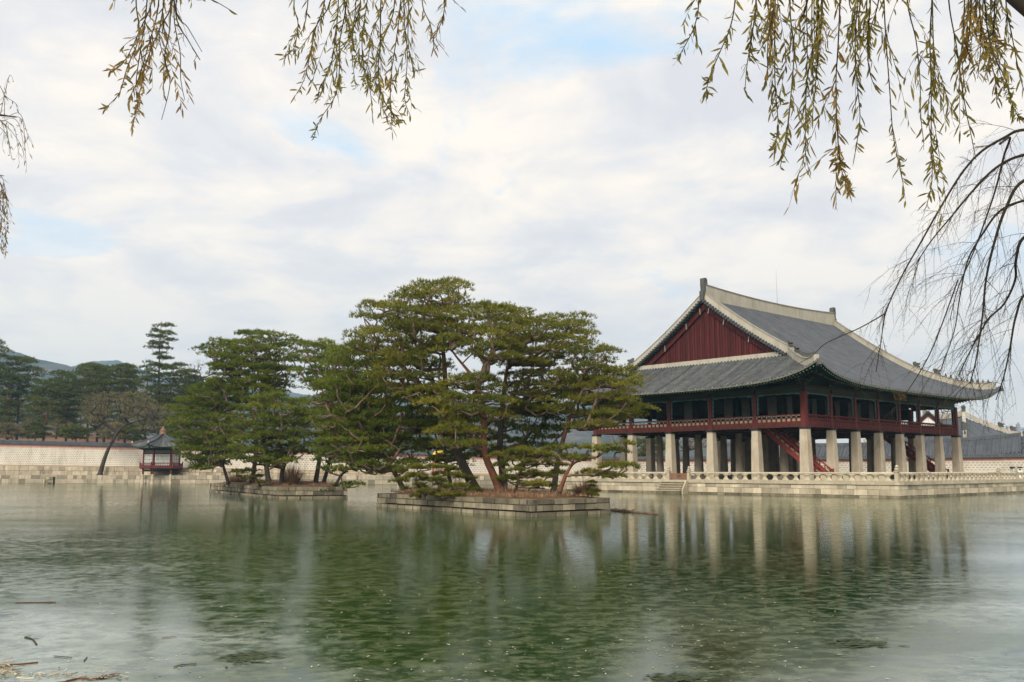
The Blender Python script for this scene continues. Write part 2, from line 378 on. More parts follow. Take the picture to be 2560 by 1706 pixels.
# far shore: (pixel column, quay distance, wall distance, wall foot height, wall top pixel row)
SHORE = [(-420, 196, 210, 3.9, 1094), (-60, 189, 202, 3.8, 1098), (330, 178, 190, 3.3, 1108.5), (700, 170, 182, 2.7, 1119), (1100, 163, 178, 2.0, 1131),
         (1500, 156, 172, 1.6, 1142), (1800, 148, 165, 1.5, 1143), (2200, 138, 152, 1.5, 1141), (2700, 126, 142, 1.5, 1132), (3100, 118, 136, 1.5, 1126)]
def shore(px, k): return float(np.interp(px, [s[0] for s in SHORE], [s[k] for s in SHORE]))
def colx(px, Y): return (px - 1280) / FPX * Y / 1.0
def quay_xy(px, d=0.0): Y = shore(px, 1) + d; return np.array([colx(px, Y), Y])
def wall_xy(px, d=0.0): Y = shore(px, 2) + d; return np.array([colx(px, Y), Y])
QZ = 1.5
def ledge_z(px): return max(QZ + .02, shore(px, 3) - .35)
# ground: one sheet from the quay edge to the horizon, stepped at the second ledge and rising to a leafy slope on the left
def make_ground():
    cols = [-2500, -1400, -900] + sorted(set(range(-420, 1500, 60)) | {330, 700, 1100, 1500}) + [ 1800, 2200, 2700, 3100, 4000, 5200]
    V, F, mi = [], [], []
    for px in cols:
        b = shore(px, 3); l = ledge_z(px)
        left = max(0, min(1, (900 - px) / 700))
        rows = [(quay_xy(px, .05), -1.0), (quay_xy(px, .06), QZ), (quay_xy(px, 4.2), QZ + .05), (quay_xy(px, 4.25), l), (wall_xy(px, 0), b), (wall_xy(px, 4), b + .6 + 1.2 * left),
                (wall_xy(px, 40), b + 1.0 + 5.5 * left), (wall_xy(px, 90), b + 1.5 + 9 * left), (wall_xy(px, 500), b + 2 + 6 * left), (wall_xy(px, 4200), 8)]
        for q, z in rows: V.append((q[0], q[1], z))
    n = 10
    for i in range(len(cols) - 1):
        for j in range(n - 1): F.append((i*n+j, (i+1)*n+j, (i+1)*n+j+1, i*n+j+1)); mi.append(1 if j >= 5 else 0)
    o = arr_mesh('ground', V, F, [M['ground'], M['leafground']], mi=mi); o['kind'] = 'structure'
make_ground()
grid('near_bank', np.linspace(-60, 60, 30), [-60, -20, 0, 2, 3.2, 3.8, 4.0], lambda x, y: .9 - max(0, y - 2.4) * .75, M['ground'])
# wooded hills
def ridge(name, prof, Y, m, depth, seed):
    rg = np.random.default_rng(seed); xs = np.linspace(prof[0][0], prof[-1][0], 420); V, F = [], []
    top = np.interp(xs, [p[0] for p in prof], [p[1] for p in prof])
    for k in range(6): top += rg.normal(0, 1) * .9 * np.sin(xs / (14 + 9 * k) + rg.uniform(0, 6))
    nz_ = rg.normal(0, 1.6, len(xs) + 4); top += np.convolve(nz_, np.ones(5) / 5, 'valid') + rg.normal(0, .35, len(xs))
    for i, px in enumerate(xs):
        P = at(px, top[i], Y)
        for k, (dy, f) in enumerate(((-depth, 0), (-depth * .55, .42), (-depth * .25, .78), (0, 1), (depth * .6, .5), (depth, 0))):
            V.append((P[0] * (1 + (dy / Y if dy < 0 else 0)), Y + dy, max(-5, P[2] * f * (1 + .05 * math.sin(px / 23 + k) * (k < 3)))))
    for i in range(len(xs) - 1):
        for j in range(5): F.append((i*6+j, (i+1)*6+j, (i+1)*6+j+1, i*6+j+1))
    o = arr_mesh(name, V, F, m); o['kind'] = 'structure'; return o
ridge('hills', [(-500, 860), (-60, 872), (10, 881), (70, 890), (120, 902), (170, 912), (230, 925), (310, 940), (420, 962), (560, 985), (760, 1003), (1000, 1018), (1400, 1035), (1800, 1090), (2300, 1140)], 1800, M['hill'], 600, 3)
ridge('mountain', [(-200, 930), (120, 925), (190, 913), (225, 906), (260, 903), (292, 903), (315, 912), (360, 924), (430, 942), (560, 962), (760, 985), (1100, 1000), (1500, 1012), (1900, 1100)], 3000, M['hill'], 500, 5)

# far quay, second ledge and the long patterned wall behind them
def quay_wall(pxs, name, label, z0, z1, fn, rows, seed, bw):
    mb = MB()
    for a, b in zip(pxs[:-1], pxs[1:]): blocks(mb, fn(a), fn(b), z0 if not callable(z0) else z0(a), z1 if not callable(z1) else z1(a), rows, bw, .35, .05, .03, seed=seed + int(a))
    return tag(mb.build(name, [M['quay'], M['joint']]), label, 'retaining wall')
NODES = sorted(set(range(-420, 1500, 60)) | {330, 700, 1100, 1500})
quay_wall(NODES[::1], 'quay_wall', 'long low quay wall of pale cut stone along the far edge of the pond', -.6, QZ + .05, lambda p: quay_xy(p), [.6, .8, .75], 50, (.9, 2.4))
quay_wall([q for q in NODES if q < 1320], 'ledge_wall', 'upper stone ledge of rough blocks between the quay and the patterned wall', QZ, lambda p: ledge_z(p) + .06, lambda p: quay_xy(p, 4.1), 2, 90, (.9, 2.6))
def palace_wall():
    pxs = [-420, -60, 130, 330, 520, 700, 900, 1100, 1300, 1500, 1800, 2200, 2700, 3100]
    t = thing('palace_wall', 'long pale patterned palace wall with pink band and dark tiled cap along the far shore', 'wall')
    body, pink, capm = MB(), MB(), MB(); s = 0.0
    for a, b in zip(pxs[:-1], pxs[1:]):
        A, B = wall_xy(a), wall_xy(b); d = (B - A); L = np.linalg.norm(d); d /= L; n = np.array([d[1], -d[0]])
        tops = []
        for px, q in ((a, A), (b, B)):
            Y = q[1]; zt = at(px, shore(px, 4), Y)[2]; tops.append((zt, shore(px, 3)))
        (ta, ba), (tb, bb) = tops; ca = .17 * (ta - ba); cb = .17 * (tb - bb); pa_, pb_ = .13 * (ta - ba), .13 * (tb - bb)
        def strip(mb, z0a, z0b, z1a, z1b, th, off=0.0):
            f1, f2 = A + n * (th / 2 + off), B + n * (th / 2 + off); k1, k2 = A - n * (th / 2), B - n * (th / 2)
            v = [(*f1, z0a), (*f2, z0b), (*f2, z1b), (*f1, z1a), (*k1, z0a), (*k2, z0b), (*k2, z1b), (*k1, z1a)]
            w = [(s, 0, 0), (s + L, 0, 0), (s + L, z1b - z0b, 0), (s, z1a - z0a, 0)] * 2
            mb.add(v, [(0, 1, 2, 3), (5, 4, 7, 6), (3, 2, 6, 7), (1, 0, 4, 5)], 0, .5, w)
        strip(body, ba - 1, bb - 1, ta - ca - pa_, tb - cb - pb_, .6)
        strip(pink, ta - ca - pa_, tb - cb - pb_, ta - ca, tb - cb, .6, .004)
        # tiled cap: gabled section with tile rolls
        N = max(2, int(L / .36))
        for k in range(N):
            u = (k + .5) / N; q = A + d * L * u; zt = ta + (tb - ta) * u; cc = ca + (cb - ca) * u
            for sgn in (1, -1):
                e = q + n * (.78 * sgn)
                capm.beam((*q, zt - .12), (*e, zt - cc + .10), .17, .15, 0, random.random())
        for sgn in (1, -1):
            v = [(*A, ta - .15), (*B, tb - .15), (*(B + n * .8 * sgn), tb - cb + .06), (*(A + n * .8 * sgn), ta - ca + .06), (*(B + n * .3 * sgn), tb - cb - .02), (*(A + n * .3 * sgn), ta - ca - .02)]
            capm.add(v, [(0, 1, 2, 3), (3, 2, 4, 5)], 0, .3)
        capm.beam((*A, ta - .06), (*B, tb - .06), .3, .2, 0, .7)
        s += L
    body.build('wall_body', M['wall'], t); pink.build('brick_band', M['wall_pink'], t); capm.build('tiled_cap', M['tile'], t)
palace_wall()

# ================================================================== STONE PLATFORM (local frame shared with the pavilion)
C0 = (29.144, 93.261); RZ = R(90 - 47.595); BR, BL = 5.103, 5.6; LR, LL = 7 * BR, 5 * BL; OV = 4.26
def to_w(i, j, z=0.0): c, s_ = math.cos(RZ), math.sin(RZ); return (C0[0] + c*i - s_*j, C0[1] + s_*i + c*j, z)
PI0, PI1, PJ0, PJ1 = -2.0, 50.0, -10.2, 38.0; PZ = 1.5
plat = thing('stone_platform', 'broad pale stone platform carrying the two storey pavilion', 'platform', (*C0, 0), RZ)
mb = MB(); blocks(mb, (PI0, PJ1), (PI0, PJ0), .2, 1.13, [.58, .42], (.55, 1.35), .4, .022, .015, seed=11)
blocks(mb, (PI0, PJ0), (PI1, PJ0), .2, 1.13, [.58, .42], (.55, 1.35), .4, .022, .015, seed=12)
mb.build('retaining_wall', [M['stone'], M['joint']], plat)
mb = MB(); blocks(mb, (PI0 - .06, PJ1), (PI0 - .06, PJ0 - .06), -.5, .21, 1, (.8, 2.2), .5, .05, .03, seed=13); blocks(mb, (PI0 - .06, PJ0 - .06), (PI1, PJ0 - .06), -.5, .21, 1, (.8, 2.2), .5, .05, .03, seed=14)
mb.build('footing', [M['stone_dark'], M['joint']], plat)
mb = MB(); blocks(mb, (PI0 - .1, PJ1), (PI0 - .1, PJ0 - .1), 1.15, 1.47, 1, (1.6, 2.6), .9, .02, .006, seed=15, back=0); blocks(mb, (PI0 + .83, PJ0 - .1), (PI1, PJ0 - .1), 1.15, 1.47, 1, (1.6, 2.6), .9, .02, .006, seed=16, back=0)
mb.build('coping', M['rail'], plat)
mb = MB(); mb.span(PI0 + .5, PI1, PJ0 + .5, PJ1, -1, 1.465); mb.build('paving', M['paving'], plat)
# balustrade: a thing of its own standing on the platform
bal = thing('stone_balustrade', 'carved stone balustrade with hourglass balusters running round the platform edge', 'balustrade', (*C0, 0), RZ)
BZ = 1.472; GJ0, GJ1 = 13.0, 15.75
def baluster_mesh():
    b = MB(); b.lathe([(.40, 0), (.38, .08), (.30, .17), (.19, .28), (.17, .36), (.21, .44), (.33, .53), (.40, .58), (.40, .63)], (0, 0, 0), 12, sy=.34); return b
def lion_post(parent, i, j, h=.82, statue=True):
    b = MB(); b.box((i, j, BZ + h / 2), (.34, .34, h), top=.92); b.box((i, j, BZ + h + .05), (.42, .42, .1))
    p = b.build('post', M['rail'], parent)
    if statue:
        s_ = MB(); z = BZ + h + .1
        s_.lathe([(.15, 0), (.19, .08), (.17, .22), (.10, .32)], (i, j, z), 10); s_.lathe([(.05, 0), (.14, .06), (.155, .15), (.11, .24), (.03, .28)], (i - .05, j - .05, z + .24), 10)
        for a in (-.09, .09): s_.lathe([(.05, 0), (.045, .14), (.06, .2)], (i - .14, j + a, z), 6)
        s_.build('animal_statue', M['rail'], p, True)
    return p
bm0 = None
def put_baluster(i, j, rz):
    global bm0
    if bm0 is None: o = baluster_mesh().build('baluster', M['rail'], bal, True); bm0 = o
    else: o = bm0.copy(); S.collection.objects.link(o); o.parent = bal
    o.location = (i, j, BZ); o.rotation_euler = (0, 0, rz)
bi, bj = PI0 + .25, PJ0 + .25
j = bj + .85
while j < 37:
    if not (GJ0 - .5 < j < GJ1 + .5): put_baluster(bi, j, R(90))
    j += 1.16
i = bi + .95
while i < 34: put_baluster(i, bj, 0); i += 1.0
def rail_run(p, q, horiz):
    b = MB(); v = np.array(q) - np.array(p); L = np.linalg.norm(v); n = max(1, round(L / 3.4)); d = v / n
    for k in range(n):
        a = np.array(p) + d * (k + .004); e = np.array(p) + d * (k + .996)
        b.tube([(a[0], a[1], BZ + .715), (e[0], e[1], BZ + .715)], .115, 8, 0, random.random())
    b.beam((p[0], p[1], BZ + .02), (q[0], q[1], BZ + .02), .26, .05)
    b.build('top_rail', M['rail'], bal)
rail_run((bi, GJ0 - .2), (bi, bj + .2), 0); rail_run((bi, 37.5), (bi, GJ1 + .2), 0); rail_run((bi + .2, bj), (49, bj), 1)
for (i, j, h, st) in ((bi, bj, .86, True), (bi, GJ0, .82, True), (bi, GJ1, .82, True), (21.6, bj, .74, True), (26.6, bj, .74, True), (bi, 37.4, .8, False), (34.6, bj, .74, True)): lion_post(bal, i, j, h, st)
# low panels with a carved opening behind the corner balusters
k = bj + .85 + .58
while k < bj + 8:
    mb = MB(); mb.lathe([(.02, -.02), (.30, -.02), (.33, .0), (.30, .02), (.02, .02)], (0, 0, 0), 12); mb.v = [(z, y, x * .9) for x, y, z in mb.v]    # a disc turned upright
    mb.build('carved_panel', M['rail'], bal).location = (bi + .05, k, BZ + .31); k += 1.16
# brown gate between the two lion posts
gt = thing('wooden_gate', 'low brown wooden barrier closing the gap between two stone lion posts', 'gate', (*C0, 0), RZ)
mb = MB(); y0, y1 = GJ0 + .28, GJ1 - .28
mb.span(bi - .03, bi + .03, y0, y1, BZ + .10, BZ + .62)
mb.build('board', M['gatewood'], gt)
mb = MB()
for q in (y0, y1): mb.span(bi - .06, bi + .06, q - .07, q + .07, BZ, BZ + .74)
mb.span(bi - .05, bi + .05, y0, y1, BZ + .62, BZ + .70)
mb.build('frame', M['gatewood'], gt)
mb = MB()
for q in (-.18, 0, .18): mb.span(bi - .036, bi + .036, (y0+y1)/2 + q - .05, (y0+y1)/2 + q + .05, BZ + .26, BZ + .50)
mb.build('vent_slot', M['joint'], gt)
# steps to the water
st = thing('stone_steps', 'short flight of pale stone steps leading down from the gate to the water', 'steps', (*C0, 0), RZ)
mb = MB()
for k in range(5):
    z1 = 1.30 - k * .24; x = PI0 - .12 - k * .26
    mb.span(x - .22, PI0 - .12, 13.15, 16.3, z1 - .25 if k < 4 else -.4, z1 - .07, 1, .3 + .1 * (k % 4)); mb.span(x - .27, PI0 - .12, 13.12, 16.34, z1 - .068, z1, 0, .5)
mb.build('tread', [M['rail'], M['stone_dark']], st)
mb = MB(); mb.prism([(PI0 - .12, -.4), (PI0 - .12, 1.36), (PI0 - .35, 1.34), (PI0 - .95, .45), (PI0 - 1.0, -.4)], 12.95, 13.14, 'y'); mb.build('side_wall', M['stone'], st)

# ================================================================== PAVILION
pav = thing('pavilion', 'large two storey palace pavilion on stone columns with grey tiled roof', 'pavilion', (*C0, 0), RZ)
# --- stone columns
def stone_col_mesh(corner=False):
    b = MB(); a, t, ch = (.49, .37, .05) if not corner else (.52, .40, .06); z0, z1 = PZ - .04, 6.55
    def ring(h, z): c = ch; return [(-h+c, -h, z), (h-c, -h, z), (h, -h+c, z), (h, h-c, z), (h-c, h, z), (-h+c, h, z), (-h, h-c, z), (-h, -h+c, z)]
    v = ring(a, z0) + ring((a + t) / 2 + .01, (z0 + z1) / 2) + ring(t, z1); n = 8
    f = [(k*n+q, k*n+(q+1) % n, (k+1)*n+(q+1) % n, (k+1)*n+q) for k in range(2) for q in range(n)] + [tuple(range(16, 24))]
    b.add(v, f); return b
def round_col_mesh():
    b = MB(); b.box((0, 0, PZ + .15), (1.25, 1.25, .42)); b.lathe([(.47, PZ + .36), (.43, 3.5), (.36, 6.55)], (0, 0, 0), 14); return b
sq = rd = cr = co = None
for a in range(8):
    for b in range(6):
        outer = a in (0, 7) or b in (0, 5); corner = a in (0, 7) and b in (0, 5)
        if corner:
            if cr is None: o = cr = stone_col_mesh(True).build('stone_column', M['column'], pav)
            else: o = cr.copy(); S.collection.objects.link(o); o.parent = pav
        elif outer:
            if sq is None: o = sq = stone_col_mesh().build('stone_column', M['column'], pav)
            else: o = sq.copy(); S.collection.objects.link(o); o.parent = pav
        else:
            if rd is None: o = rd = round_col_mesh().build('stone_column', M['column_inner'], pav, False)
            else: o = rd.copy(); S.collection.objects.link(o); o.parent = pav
        o.location = (a * BR, b * BL, 0)
        if co is None: mb = MB(); mb.box((0, 0, 6.66), (.86, .86, .22)); co = q = mb.build('collar', M['collar'], o)
        else: q = co.copy(); S.collection.objects.link(q); q.parent = o
# --- floor
mb = MB(); mb.span(-.1, LR + .1, -.1, LL + .1, 7.08, 7.28)
for a in range(8): mb.span(a*BR - .18, a*BR + .18, 0, LL, 6.77, 7.08, 0, .4)
for b in range(6): mb.span(0, LR, b*BL - .17, b*BL + .17, 6.80, 7.08, 0, .4)
for a in range(29): mb.span(a*LR/28 - .06, a*LR/28 + .06, 0, LL, 6.93, 7.08, 0, .4)
mb.build('floor', M['floorwood'], pav)
# --- red upper columns
def wood_col(h, z0=6.77, z1=10.3): b = MB(); b.box((0, 0, (z0 + z1) / 2), (h*2, h*2, z1 - z0)); return b
wc = wood_col(.20); wcc = wood_col(.27); wo = wco = None
for a in range(8):
    for b in range(6):
        if not (a in (0, 7) or b in (0, 5)): continue
        if a in (0, 7) and b in (0, 5):
            if wco is None: o = wco = wcc.build('wooden_column', M['red'], pav)
            else: o = wco.copy(); S.collection.objects.link(o); o.parent = pav
        else:
            if wo is None: o = wo = wc.build('wooden_column', M['red'], pav)
            else: o = wo.copy(); S.collection.objects.link(o); o.parent = pav
        o.location = (a*BR, b*BL, 0)
inner = [(a*BR, b*BL) for a in range(1, 7) for b in range(1, 5) if a in (1, 6) or b in (1, 4)]
io = None
for x, y in inner:
    if io is None: b = MB(); b.box((0, 0, 9.1), (.46, .46, 3.7)); io = o = b.build('inner_column', M['green_dark'], pav)
    else: o = io.copy(); S.collection.objects.link(o); o.parent = pav
    o.location = (x, y, 0)
# --- dark transoms and closed bays between the inner columns
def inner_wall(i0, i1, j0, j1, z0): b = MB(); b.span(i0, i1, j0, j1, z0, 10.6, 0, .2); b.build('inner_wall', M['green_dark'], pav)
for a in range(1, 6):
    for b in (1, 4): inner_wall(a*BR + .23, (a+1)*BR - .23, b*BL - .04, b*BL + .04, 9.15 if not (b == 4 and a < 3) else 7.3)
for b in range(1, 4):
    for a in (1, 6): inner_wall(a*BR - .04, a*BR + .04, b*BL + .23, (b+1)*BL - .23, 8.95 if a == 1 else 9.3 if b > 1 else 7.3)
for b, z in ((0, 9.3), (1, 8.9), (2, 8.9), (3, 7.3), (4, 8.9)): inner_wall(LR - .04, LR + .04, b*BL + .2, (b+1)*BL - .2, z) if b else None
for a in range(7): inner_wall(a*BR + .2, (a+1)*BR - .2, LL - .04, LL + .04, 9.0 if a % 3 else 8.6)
# --- pale folded door leaves beside the inner columns
def leaf(i0, i1, j0, j1): b = MB(); b.span(i0, i1, j0, j1, 7.4, 10.4); b.build('door_leaf', M['panel'], pav)
for a, b in ((1, 1), (1, 2), (1, 3)):
    x = BR - .32; y = b * BL; leaf(x - .05, x + .05, y + .45, y + 1.55)
    if b == 1: leaf(x - .05, x + .05, y + BL - 1.75, y + BL - .75)
for a in range(1, 5):
    y = BL - .32; x = a * BR; leaf(x + .5, x + 1.5, y - .05, y + .05); leaf(x + BR - 1.6, x + BR - .55, y - .05, y + .05)
# --- railing and skirt round the upper floor, one bay at a time
def rail_bay(L, face):
    """bay along local x from 0 to L, outside towards -y"""
    g = .24; n = 9 if face == 'L' else 11
    fr = MB(); x0, x1 = g, L - g
    fr.span(x0, x1, -.05, .05, 7.62, 7.72); fr.span(x0, x1, -.05, .05, 7.28, 7.36); 
    for k in range(n + 1):
        x = x0 + (x1 - x0) * k / n; fr.span(x - .05, x + .05, -.09, .04, 6.80, 7.70, 0, .7)
    fr.span(x0, x1, -.035, .035, 6.82, 7.30, 0, .35)
    fr.tube([(0, -.02, 8.02), (L, -.02, 8.02)], .065, 6, 0, .8)
    pn = MB()
    for k in range(n):
        xa = x0 + (x1 - x0) * k / n + .12; xb = x0 + (x1 - x0) * (k + 1) / n - .12
        pn.span(xa, xb, -.065, .02, 7.36, 7.62, 0, random.random())
    lt = MB()
    for k in range(n * 2 + 1):
        x = x0 + (x1 - x0) * k / (n * 2)
        if k % 2 == 0: lt.box((x, -.02, 7.84), (.09, .09, .24), 0, 0, .4)
        else: lt.box((x, -.03, 7.93), (.24, .10, .09), 0, 0, .6)
    return fr, pn, lt
ln = MB()
cache = {}
def put_bay(x, y, rz, L, face):
    key = (face,)
    if key not in cache:
        fr, pn, lt = rail_bay(L, face); a = fr.build('railing', M['red'], pav); b = pn.build('rail_panel', M['beige'] if face == 'L' else M['red_board'], a); c = lt.build('lotus_support', M['lotus'] if face == 'L' else M['red_board'], a)
        cache[key] = (a, b, c)
    else:
        A, B, C_ = cache[key]; a = A.copy(); S.collection.objects.link(a); a.parent = pav
        for q in (B, C_): w = q.copy(); S.collection.objects.link(w); w.parent = a
    a.location = (x, y, 0); a.rotation_euler = (0, 0, rz)
for k in range(5): put_bay(-.12, (k + 1) * BL, R(-90), BL, 'L'); put_bay(LR + .12, k * BL, R(90), BL, 'L')
for k in range(7): put_bay(k * BR, -.12, 0, BR, 'R'); put_bay((k + 1) * BR, LL + .12, R(180), BR, 'R')
# --- beams, carved trim and brackets under the eaves
def beam_bay(x, y, rz, L):
    b = MB(); b.span(.2, L - .2, -.17, .17, 10.22, 10.72, 0, .6); b.span(0, L, -.24, .24, 10.72, 10.98, 0, .3)
    o = b.build('painted_beam', M['beam_green'], pav); o.location = (x, y, 0); o.rotation_euler = (0, 0, rz)
    t = MB(); n = 18; P = []
    for k in range(n + 1):                             # wavy lower edge
        u = k / n; s_ = .25 + (L - .5) * u; d = .07 + .07 * abs(math.sin(u * math.pi * 5)) + .16 * (abs(u - .5) * 2) ** 6; P.append((s_, d))
    for (a, d0), (c, d1) in zip(P[:-1], P[1:]):
        t.add([(a, -.03, 10.22), (c, -.03, 10.22), (c, -.03, 10.22 - d1), (a, -.03, 10.22 - d0), (a, .03, 10.22), (c, .03, 10.22), (c, .03, 10.22 - d1), (a, .03, 10.22 - d0)], BOXF, 0, random.random())
    for a in (.24, L - .24):                           # side strips down the columns
        for k in range(8):
            z = 10.1 - k * .24; w = .15 - .008 * k + .03 * (k % 2); x0 = a if a < 1 else a - w
            t.span(x0, x0 + w, -.03, .03, z - .24, z, 0, .2 + .6 * (k % 2))
    t.build('carved_trim', M['teal'], o)
for k in range(5): beam_bay(0, (k + 1) * BL, R(-90), BL); beam_bay(LR, k * BL, R(90), BL)
for k in range(7): beam_bay(k * BR, 0, 0, BR); beam_bay((k + 1) * BR, LL, R(180), BR)
mb = MB()
mb.span(-.1, LR + .1, -.08, .08, 10.98, 12.6, 0, .3); mb.span(-.1, LR + .1, LL - .08, LL + .08, 10.98, 12.6, 0, .3)
mb.span(-.08, .08, .08, LL - .08, 10.98, 12.6, 0, .3); mb.span(LR - .08, LR + .08, .08, LL - .08, 10.98, 12.6, 0, .3)
mb.span(.1, LR - .1, .1, LL - .1, 10.9, 10.96, 0, .2)
for a in range(1, 7): mb.span(a*BR - .25, a*BR + .25, .2, LL - .2, 10.35, 10.88, 0, .2)
for b in range(1, 5): mb.span(.2, LR - .2, b*BL - .2, b*BL + .2, 10.45, 10.89, 0, .2)
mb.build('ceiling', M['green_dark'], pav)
def bracket():
    b = MB()
    for k, (o_, z) in enumerate(((.25, 11.06), (.55, 11.3), (.85, 11.56))):
        b.span(-.09, .09, -o_, .1, z - .1, z + .1, 0, .5); b.beam((0, -o_, z + .06), (0, -o_ - .34, z + .26), .14, .1, 0, .9); b.span(-.5 + k * .06, .5 - k * .06, -o_ - .05, -o_ + .07, z + .02, z + .16, 0, .7)
    b.span(-.09, .09, -1.05, .1, 11.7, 11.88, 0, .5); return b
bk = None
def put_bracket(x, y, rz):
    global bk
    if bk is None: bk = o = bracket().build('bracket', M['beam_green'], pav)
    else: o = bk.copy(); S.collection.objects.link(o); o.parent = pav
    o.location = (x, y, 0); o.rotation_euler = (0, 0, rz)
for k in range(8): put_bracket(k * BR, -.1, 0); put_bracket(k * BR, LL + .1, R(180))
for k in range(6): put_bracket(-.1, k * BL, R(-90)); put_bracket(LR + .1, k * BL, R(90))

# --- roof
IB, UG, VB, VR = 3.3, 7.85, 3.3 + OV, LL / 2 + OV      # barge plane, gable wall, hip top, ridge
def hz(d): return 10.85 + .42 * d + .0105 * d * d
def lift(u, v): a, b = max(u, v), min(u, v); return 2.05 * math.exp(-max(0, a) / 3.5) * math.exp(-max(0, b) / 6)
def rz_(u, v, d): return hz(d) + lift(u, v)
PROF = [(-.16, 0), (-.075, .0), (-.06, .085), (0, .125), (.06, .085), (.075, .0), (.16, 0)]
def tile_strip(mb, put, d0, d1, half, e, n=14):
    """one tile column: put(offset, d, h) -> point; runs from d0 at the eave to d1"""
    v, f = [], []; q = half / .16; k = len(PROF); jit = random.uniform(-.008, .008)
    for a in range(n + 1):
        d = d0 + (d1 - d0) * (a / n) ** 1.15
        for o_, h in PROF: v.append(put(o_ * q, d, h + jit))
    for a in range(n):
        for b in range(k - 1): f.append((a*k+b, a*k+b+1, (a+1)*k+b+1, (a+1)*k+b))
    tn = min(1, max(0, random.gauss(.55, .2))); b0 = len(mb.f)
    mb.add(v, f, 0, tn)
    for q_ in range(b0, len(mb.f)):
        if (q_ - b0) % (k - 1) in (0, k - 2): mb.t[q_] = max(0, tn - .45)     # pan tiles between coloured darker: painted shade in the valleys
    # round end tile with the drip edge below it
    c = put(0, d0, 0.02); a_ = put(-half, d0, 0); b_ = put(half, d0, 0); ex = e
    r_ = .095; V = [];
    ax = Vector(b_) - Vector(a_); ax.normalize()
    for t in range(8): q_ = 2 * math.pi * t / 8; V.append(Vector(c) + ax * (r_ * math.cos(q_)) + Vector((0, 0, r_ * math.sin(q_))) + Vector(ex) * .03)
    mb.add(V, [tuple(range(8))], 1, random.random())
    mb.add([Vector(a_), Vector(b_), Vector(b_) + Vector((0, 0, -.14)), Vector(a_) + Vector((0, 0, -.14))], [(0, 1, 2, 3)], 1, random.random() * .5)
def main_slope(side):
    mb = MB(); n = int((LR + 2*OV) / .315); w = (LR + 2*OV) / n
    for k in range(n):
        i = -OV + (k + .5) * w; u = min(i + OV, LR + OV - i)
        d1 = VR if u > VB + .02 else max(.35, u + .2)
        def put(o_, d, h, i=i):
            uu = max(0, min(i + o_ + OV, LR + OV - i - o_)); jj = -OV + d if side == 0 else LL + OV - d
            return (i + o_, jj, rz_(uu, d, d) + h)
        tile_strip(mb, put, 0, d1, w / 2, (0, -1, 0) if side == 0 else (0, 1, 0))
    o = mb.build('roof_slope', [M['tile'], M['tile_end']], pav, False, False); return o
def skirt(side):
    mb = MB(); n = int((LL + 2*OV) / .42); w = (LL + 2*OV) / n
    for k in range(n):
        j = -OV + (k + .5) * w; v_ = min(j + OV, LL + OV - j); d1 = min(UG, v_ + .2) if v_ > .3 else .4
        def put(o_, d, h, j=j):
            vv = max(0, min(j + o_ + OV, LL + OV - j - o_)); ii = -OV + d if side == 0 else LR + OV - d
            return (ii, j + o_, rz_(d, vv, d) + h)
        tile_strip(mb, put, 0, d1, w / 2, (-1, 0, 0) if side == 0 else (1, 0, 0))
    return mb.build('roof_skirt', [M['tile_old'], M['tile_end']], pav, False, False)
roofs = [main_slope(0), main_slope(1), skirt(0), skirt(1)]
# eaves: boarded soffit with two rows of rafters
def eave(side):
    so_, ra = MB(), MB(); long_ = side in (0, 1); L = LR if long_ else LL
    def P(s_, d, z):                                  # s along the eave from corner to corner, d inwards
        e = max(0, min(s_ + OV, L + OV - s_)); zz = hz(d) + lift(e, d) + z
        return ((s_, -OV + d, zz) if side == 0 else (s_, LL + OV - d, zz) if side == 1 else (-OV + d, s_, zz) if side == 2 else (LR + OV - d, s_, zz))
    n = int((L + 2*OV) / .6); ds = [.10, .9, 1.9, 3.0, 4.3, 5.2]; v, f = [], []
    for k in range(n + 1):
        s_ = -OV + (L + 2*OV) * k / n; e = min(s_ + OV, L + OV - s_)
        for q, d in enumerate(ds):
            dd = min(d, max(.1, e)); v.append(P(s_, dd, -.16 if q == 0 else -.30))
    m_ = len(ds)
    for k in range(n):
        for q in range(m_ - 1): f.append((k*m_+q, k*m_+q+1, (k+1)*m_+q+1, (k+1)*m_+q))
    so_.add(v, f, 0, .3)
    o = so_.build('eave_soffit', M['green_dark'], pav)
    n = int((L + 2*OV) / .36)
    for k in range(1, n):
        s_ = -OV + (L + 2*OV) * k / n; e = min(s_ + OV, L + OV - s_); 
        if e < .5: continue
        far = min(1.9, e); ra.beam(P(s_, .22, -.29), P(s_, far, -.38), .13, .14, 0, random.random())
        a = Vector(P(s_, .22, -.29)); b = Vector(P(s_, far, -.38)); dr = (a - b).normalized(); ra.beam(a, a + dr * .025, .12, .13, 1, random.random())
        if e > 1.3:
            far = min(4.7, e); a = Vector(P(s_, 1.15, -.58)); b = Vector(P(s_, far, -.52)); ra.tube([a, b], .085, 6, 0, random.random()); dr = (a - b).normalized()
            ra.tube([a, a + dr * .025], .08, 6, 2, random.random())
    ra.build('rafter_row', [M['green_dark'], M['end_teal'], M['end_ochre']], o)
for s_ in range(4): eave(s_)
# hip rafters at the corners
for ci, cj in ((0, 0), (LR, 0), (LR, LL), (0, LL)):
    di, dj = (1 if ci == 0 else -1), (1 if cj == 0 else -1); mb = MB()
    mb.beam((ci - di * (OV - .12), cj - dj * (OV - .12), hz(0) + 2.05 - .42), (ci, cj, hz(OV) + .05), .34, .42, 0, .6)
    mb.beam((ci - di * (OV + .1), cj - dj * (OV + .1), hz(0) + 2.05 - .36), (ci - di * (OV - .3), cj - dj * (OV - .3), hz(0) + 2.0 - .42), .38, .4, 1, .5)
    mb.build('hip_rafter', [M['beam_green'], M['clay']], pav)
